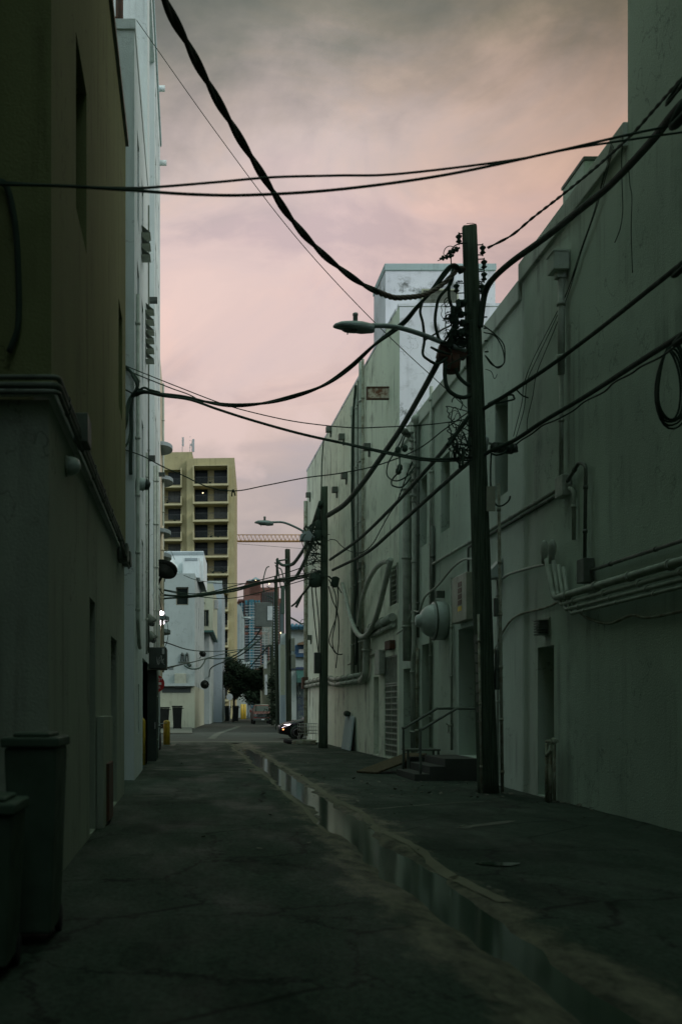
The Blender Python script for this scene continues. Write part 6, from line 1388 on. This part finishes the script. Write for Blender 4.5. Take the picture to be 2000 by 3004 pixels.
mb = MB(); mb.box(xc-.62,xc+.62,yp-.04,yp-.002,.72,.78); mb.box(xc-.62,xc+.62,yp-.04,yp-.002,1.04,1.12); mb.box(xc-.62,xc-.56,yp-.04,yp-.002,.78,1.04); mb.box(xc+.56,xc+.62,yp-.04,yp-.002,.78,1.04)
for zz_ in (.86,.95): mb.box(xc-.56,xc+.56,yp-.035,yp-.002,zz_-.018,zz_+.018)
mb.build('grille', M['chrome'], tr)
mb = MB(); mb.box(xc-.56,xc+.56,yp-.003,yp-.001,.78,1.04); mb.build('grille_back', M['blk2'], tr)
for sx in (-1,1):
    mb = MB(); mb.box(xc+sx*.80-.15,xc+sx*.80+.15,yp-.03,yp+.05,.80,1.08); mb.build('headlight', M['lens'], tr, .02)
    mb = MB(); mb.obox((xc+sx*1.2,yp+1.6,1.38),(.11,0,0),(0,.07,0),(0,0,.15)); mb.tube([(xc+sx*1.0,yp+1.6,1.32),(xc+sx*1.12,yp+1.6,1.33)],.03,6); mb.build('mirror', M['carred'], tr, .02)
    for yw in (yp+.95,yp+4.4): wheel(tr,(xc+sx*.86,yw,.40),.40,.26,(sx,0,0))
mb = MB(); mb.box(xc-1.0,xc+1.0,yp-.16,yp+.02,.38,.62); mb.build('bumper', M['blk2'], tr, .03)
mb = MB(); mb.box(xc-.15,xc+.15,yp-.17,yp-.162,.44,.56); mb.build('number_plate', M['slab'], tr)

# ------------------------------------------------------------------ trees and far planting
def tree(name, label, base, blobs, nleaf, ls, mat, trunk_r=.14, seed=1, group='far alley trees'):
    random.seed(seed); base = Vector(base); t = thing(name, label, 'tree', base, 0, group)
    mb = MB(); cz = min(b_[2]-b_[3]*.6 for b_ in blobs); top = Vector((base.x+.1,base.y,base.z+cz))
    mb.tube(spline([base+Vector((0,0,-.2)),base.lerp(top,.5)+Vector((.08,0,0)),top],5),[trunk_r*(1-.03*i) for i in range(11)],8)
    for (x,y,z,r) in blobs: mb.tube(spline([top-Vector((0,0,.6)),(top+base+Vector((x,y,z)))*.5+Vector((.0,0,-.1*r)),base+Vector((x,y,z))],4),[.6*trunk_r,.5*trunk_r,.45*trunk_r,.4*trunk_r,.35*trunk_r,.3*trunk_r,.25*trunk_r,.2*trunk_r,.1*trunk_r],6)
    mb.build('trunk', M['trunk'], t)
    mb = MB(); tot = sum(b_[3]**2 for b_ in blobs)
    for (x,y,z,r) in blobs:
        for cl_ in range(max(8,int(nleaf*r*r/tot/14))):
            dd = Vector((random.gauss(0,1),random.gauss(0,1),random.gauss(0,1))).normalized()*r*random.uniform(.35,1.08); cc = base+Vector((x,y,z))+Vector((dd.x,dd.y,dd.z*.8))
            for q in range(14):
                c = cc+Vector((random.gauss(0,1),random.gauss(0,1),random.gauss(0,1)))*ls*1.6; a = Vector((random.gauss(0,1),random.gauss(0,1),random.gauss(0,.7))).normalized()*ls*random.uniform(.6,1.3); b_ = a.orthogonal().normalized()*ls*.45
                mb.add([c-a,c+b_,c+a,c-b_],[(0,1,2,3)])
    mb.build('crown', M[mat], t); return t
tree('broad_tree', 'dark broad leaved tree hanging over the far alley by the blue grey block', (5.4,140,0), [(.2,0,6.8,1.2),(-.9,0,5.4,1.2),(1.2,.2,6.2,1.3),(.6,0,4.6,1.0),(.2,0,3.6,.6),(2.3,.3,5.6,1.2),(-.4,0,7.6,.7),(2.9,.3,4.9,.8)], 9500, .17, 'leaf2', .16, 3)
tree('broad_tree', 'rounder tree right of the overhanging one, before the red tower', (10.4,155,0), [(0,0,6.3,1.3),(-1.2,0,5.4,1.1),(1.0,0,5.0,1.3),(.5,0,7.2,.7)], 7000, .19, 'leaf2', .16, 5)
tree('bushy_tree', 'dense low tree behind the pickup truck at the alley end', (11.0,185,0), [(0,0,4.2,2.2),(2.2,0,3.6,1.8),(-2.0,0,5.6,1.2),(1,0,6.0,1.4),(3.5,0,5.2,1.4)], 7000, .26, 'leaf2', .2, 8)
tree('bushy_tree', 'distant pale tree closing the far alley at its end', (12.5,230,0), [(0,0,5,2.6),(3,0,4.5,2.4),(-3,0,4.2,2.0),(1,0,8,1.6)], 3000, .26, 'leaf', .22, 9)

tree('vine_column', 'tall dark vine smothering the space beside the fourth pole', (7.9,100,0), [(0,0,1.2,.8),(.1,0,2.6,.75),(-.1,0,4.0,.7),(.2,0,5.4,.65),(.3,0,6.8,.5),(1.0,.5,1.0,.9),(1.2,.5,2.6,.8)], 5200, .13, 'leaf2', .12, 21, None)
tree('vine_column', 'low dark bush behind the third pole at the alley bend', (8.6,92,0), [(0,0,.9,.9),(.6,0,2.0,.9),(.9,.3,3.4,.7)], 2600, .13, 'leaf2', .1, 22, None)
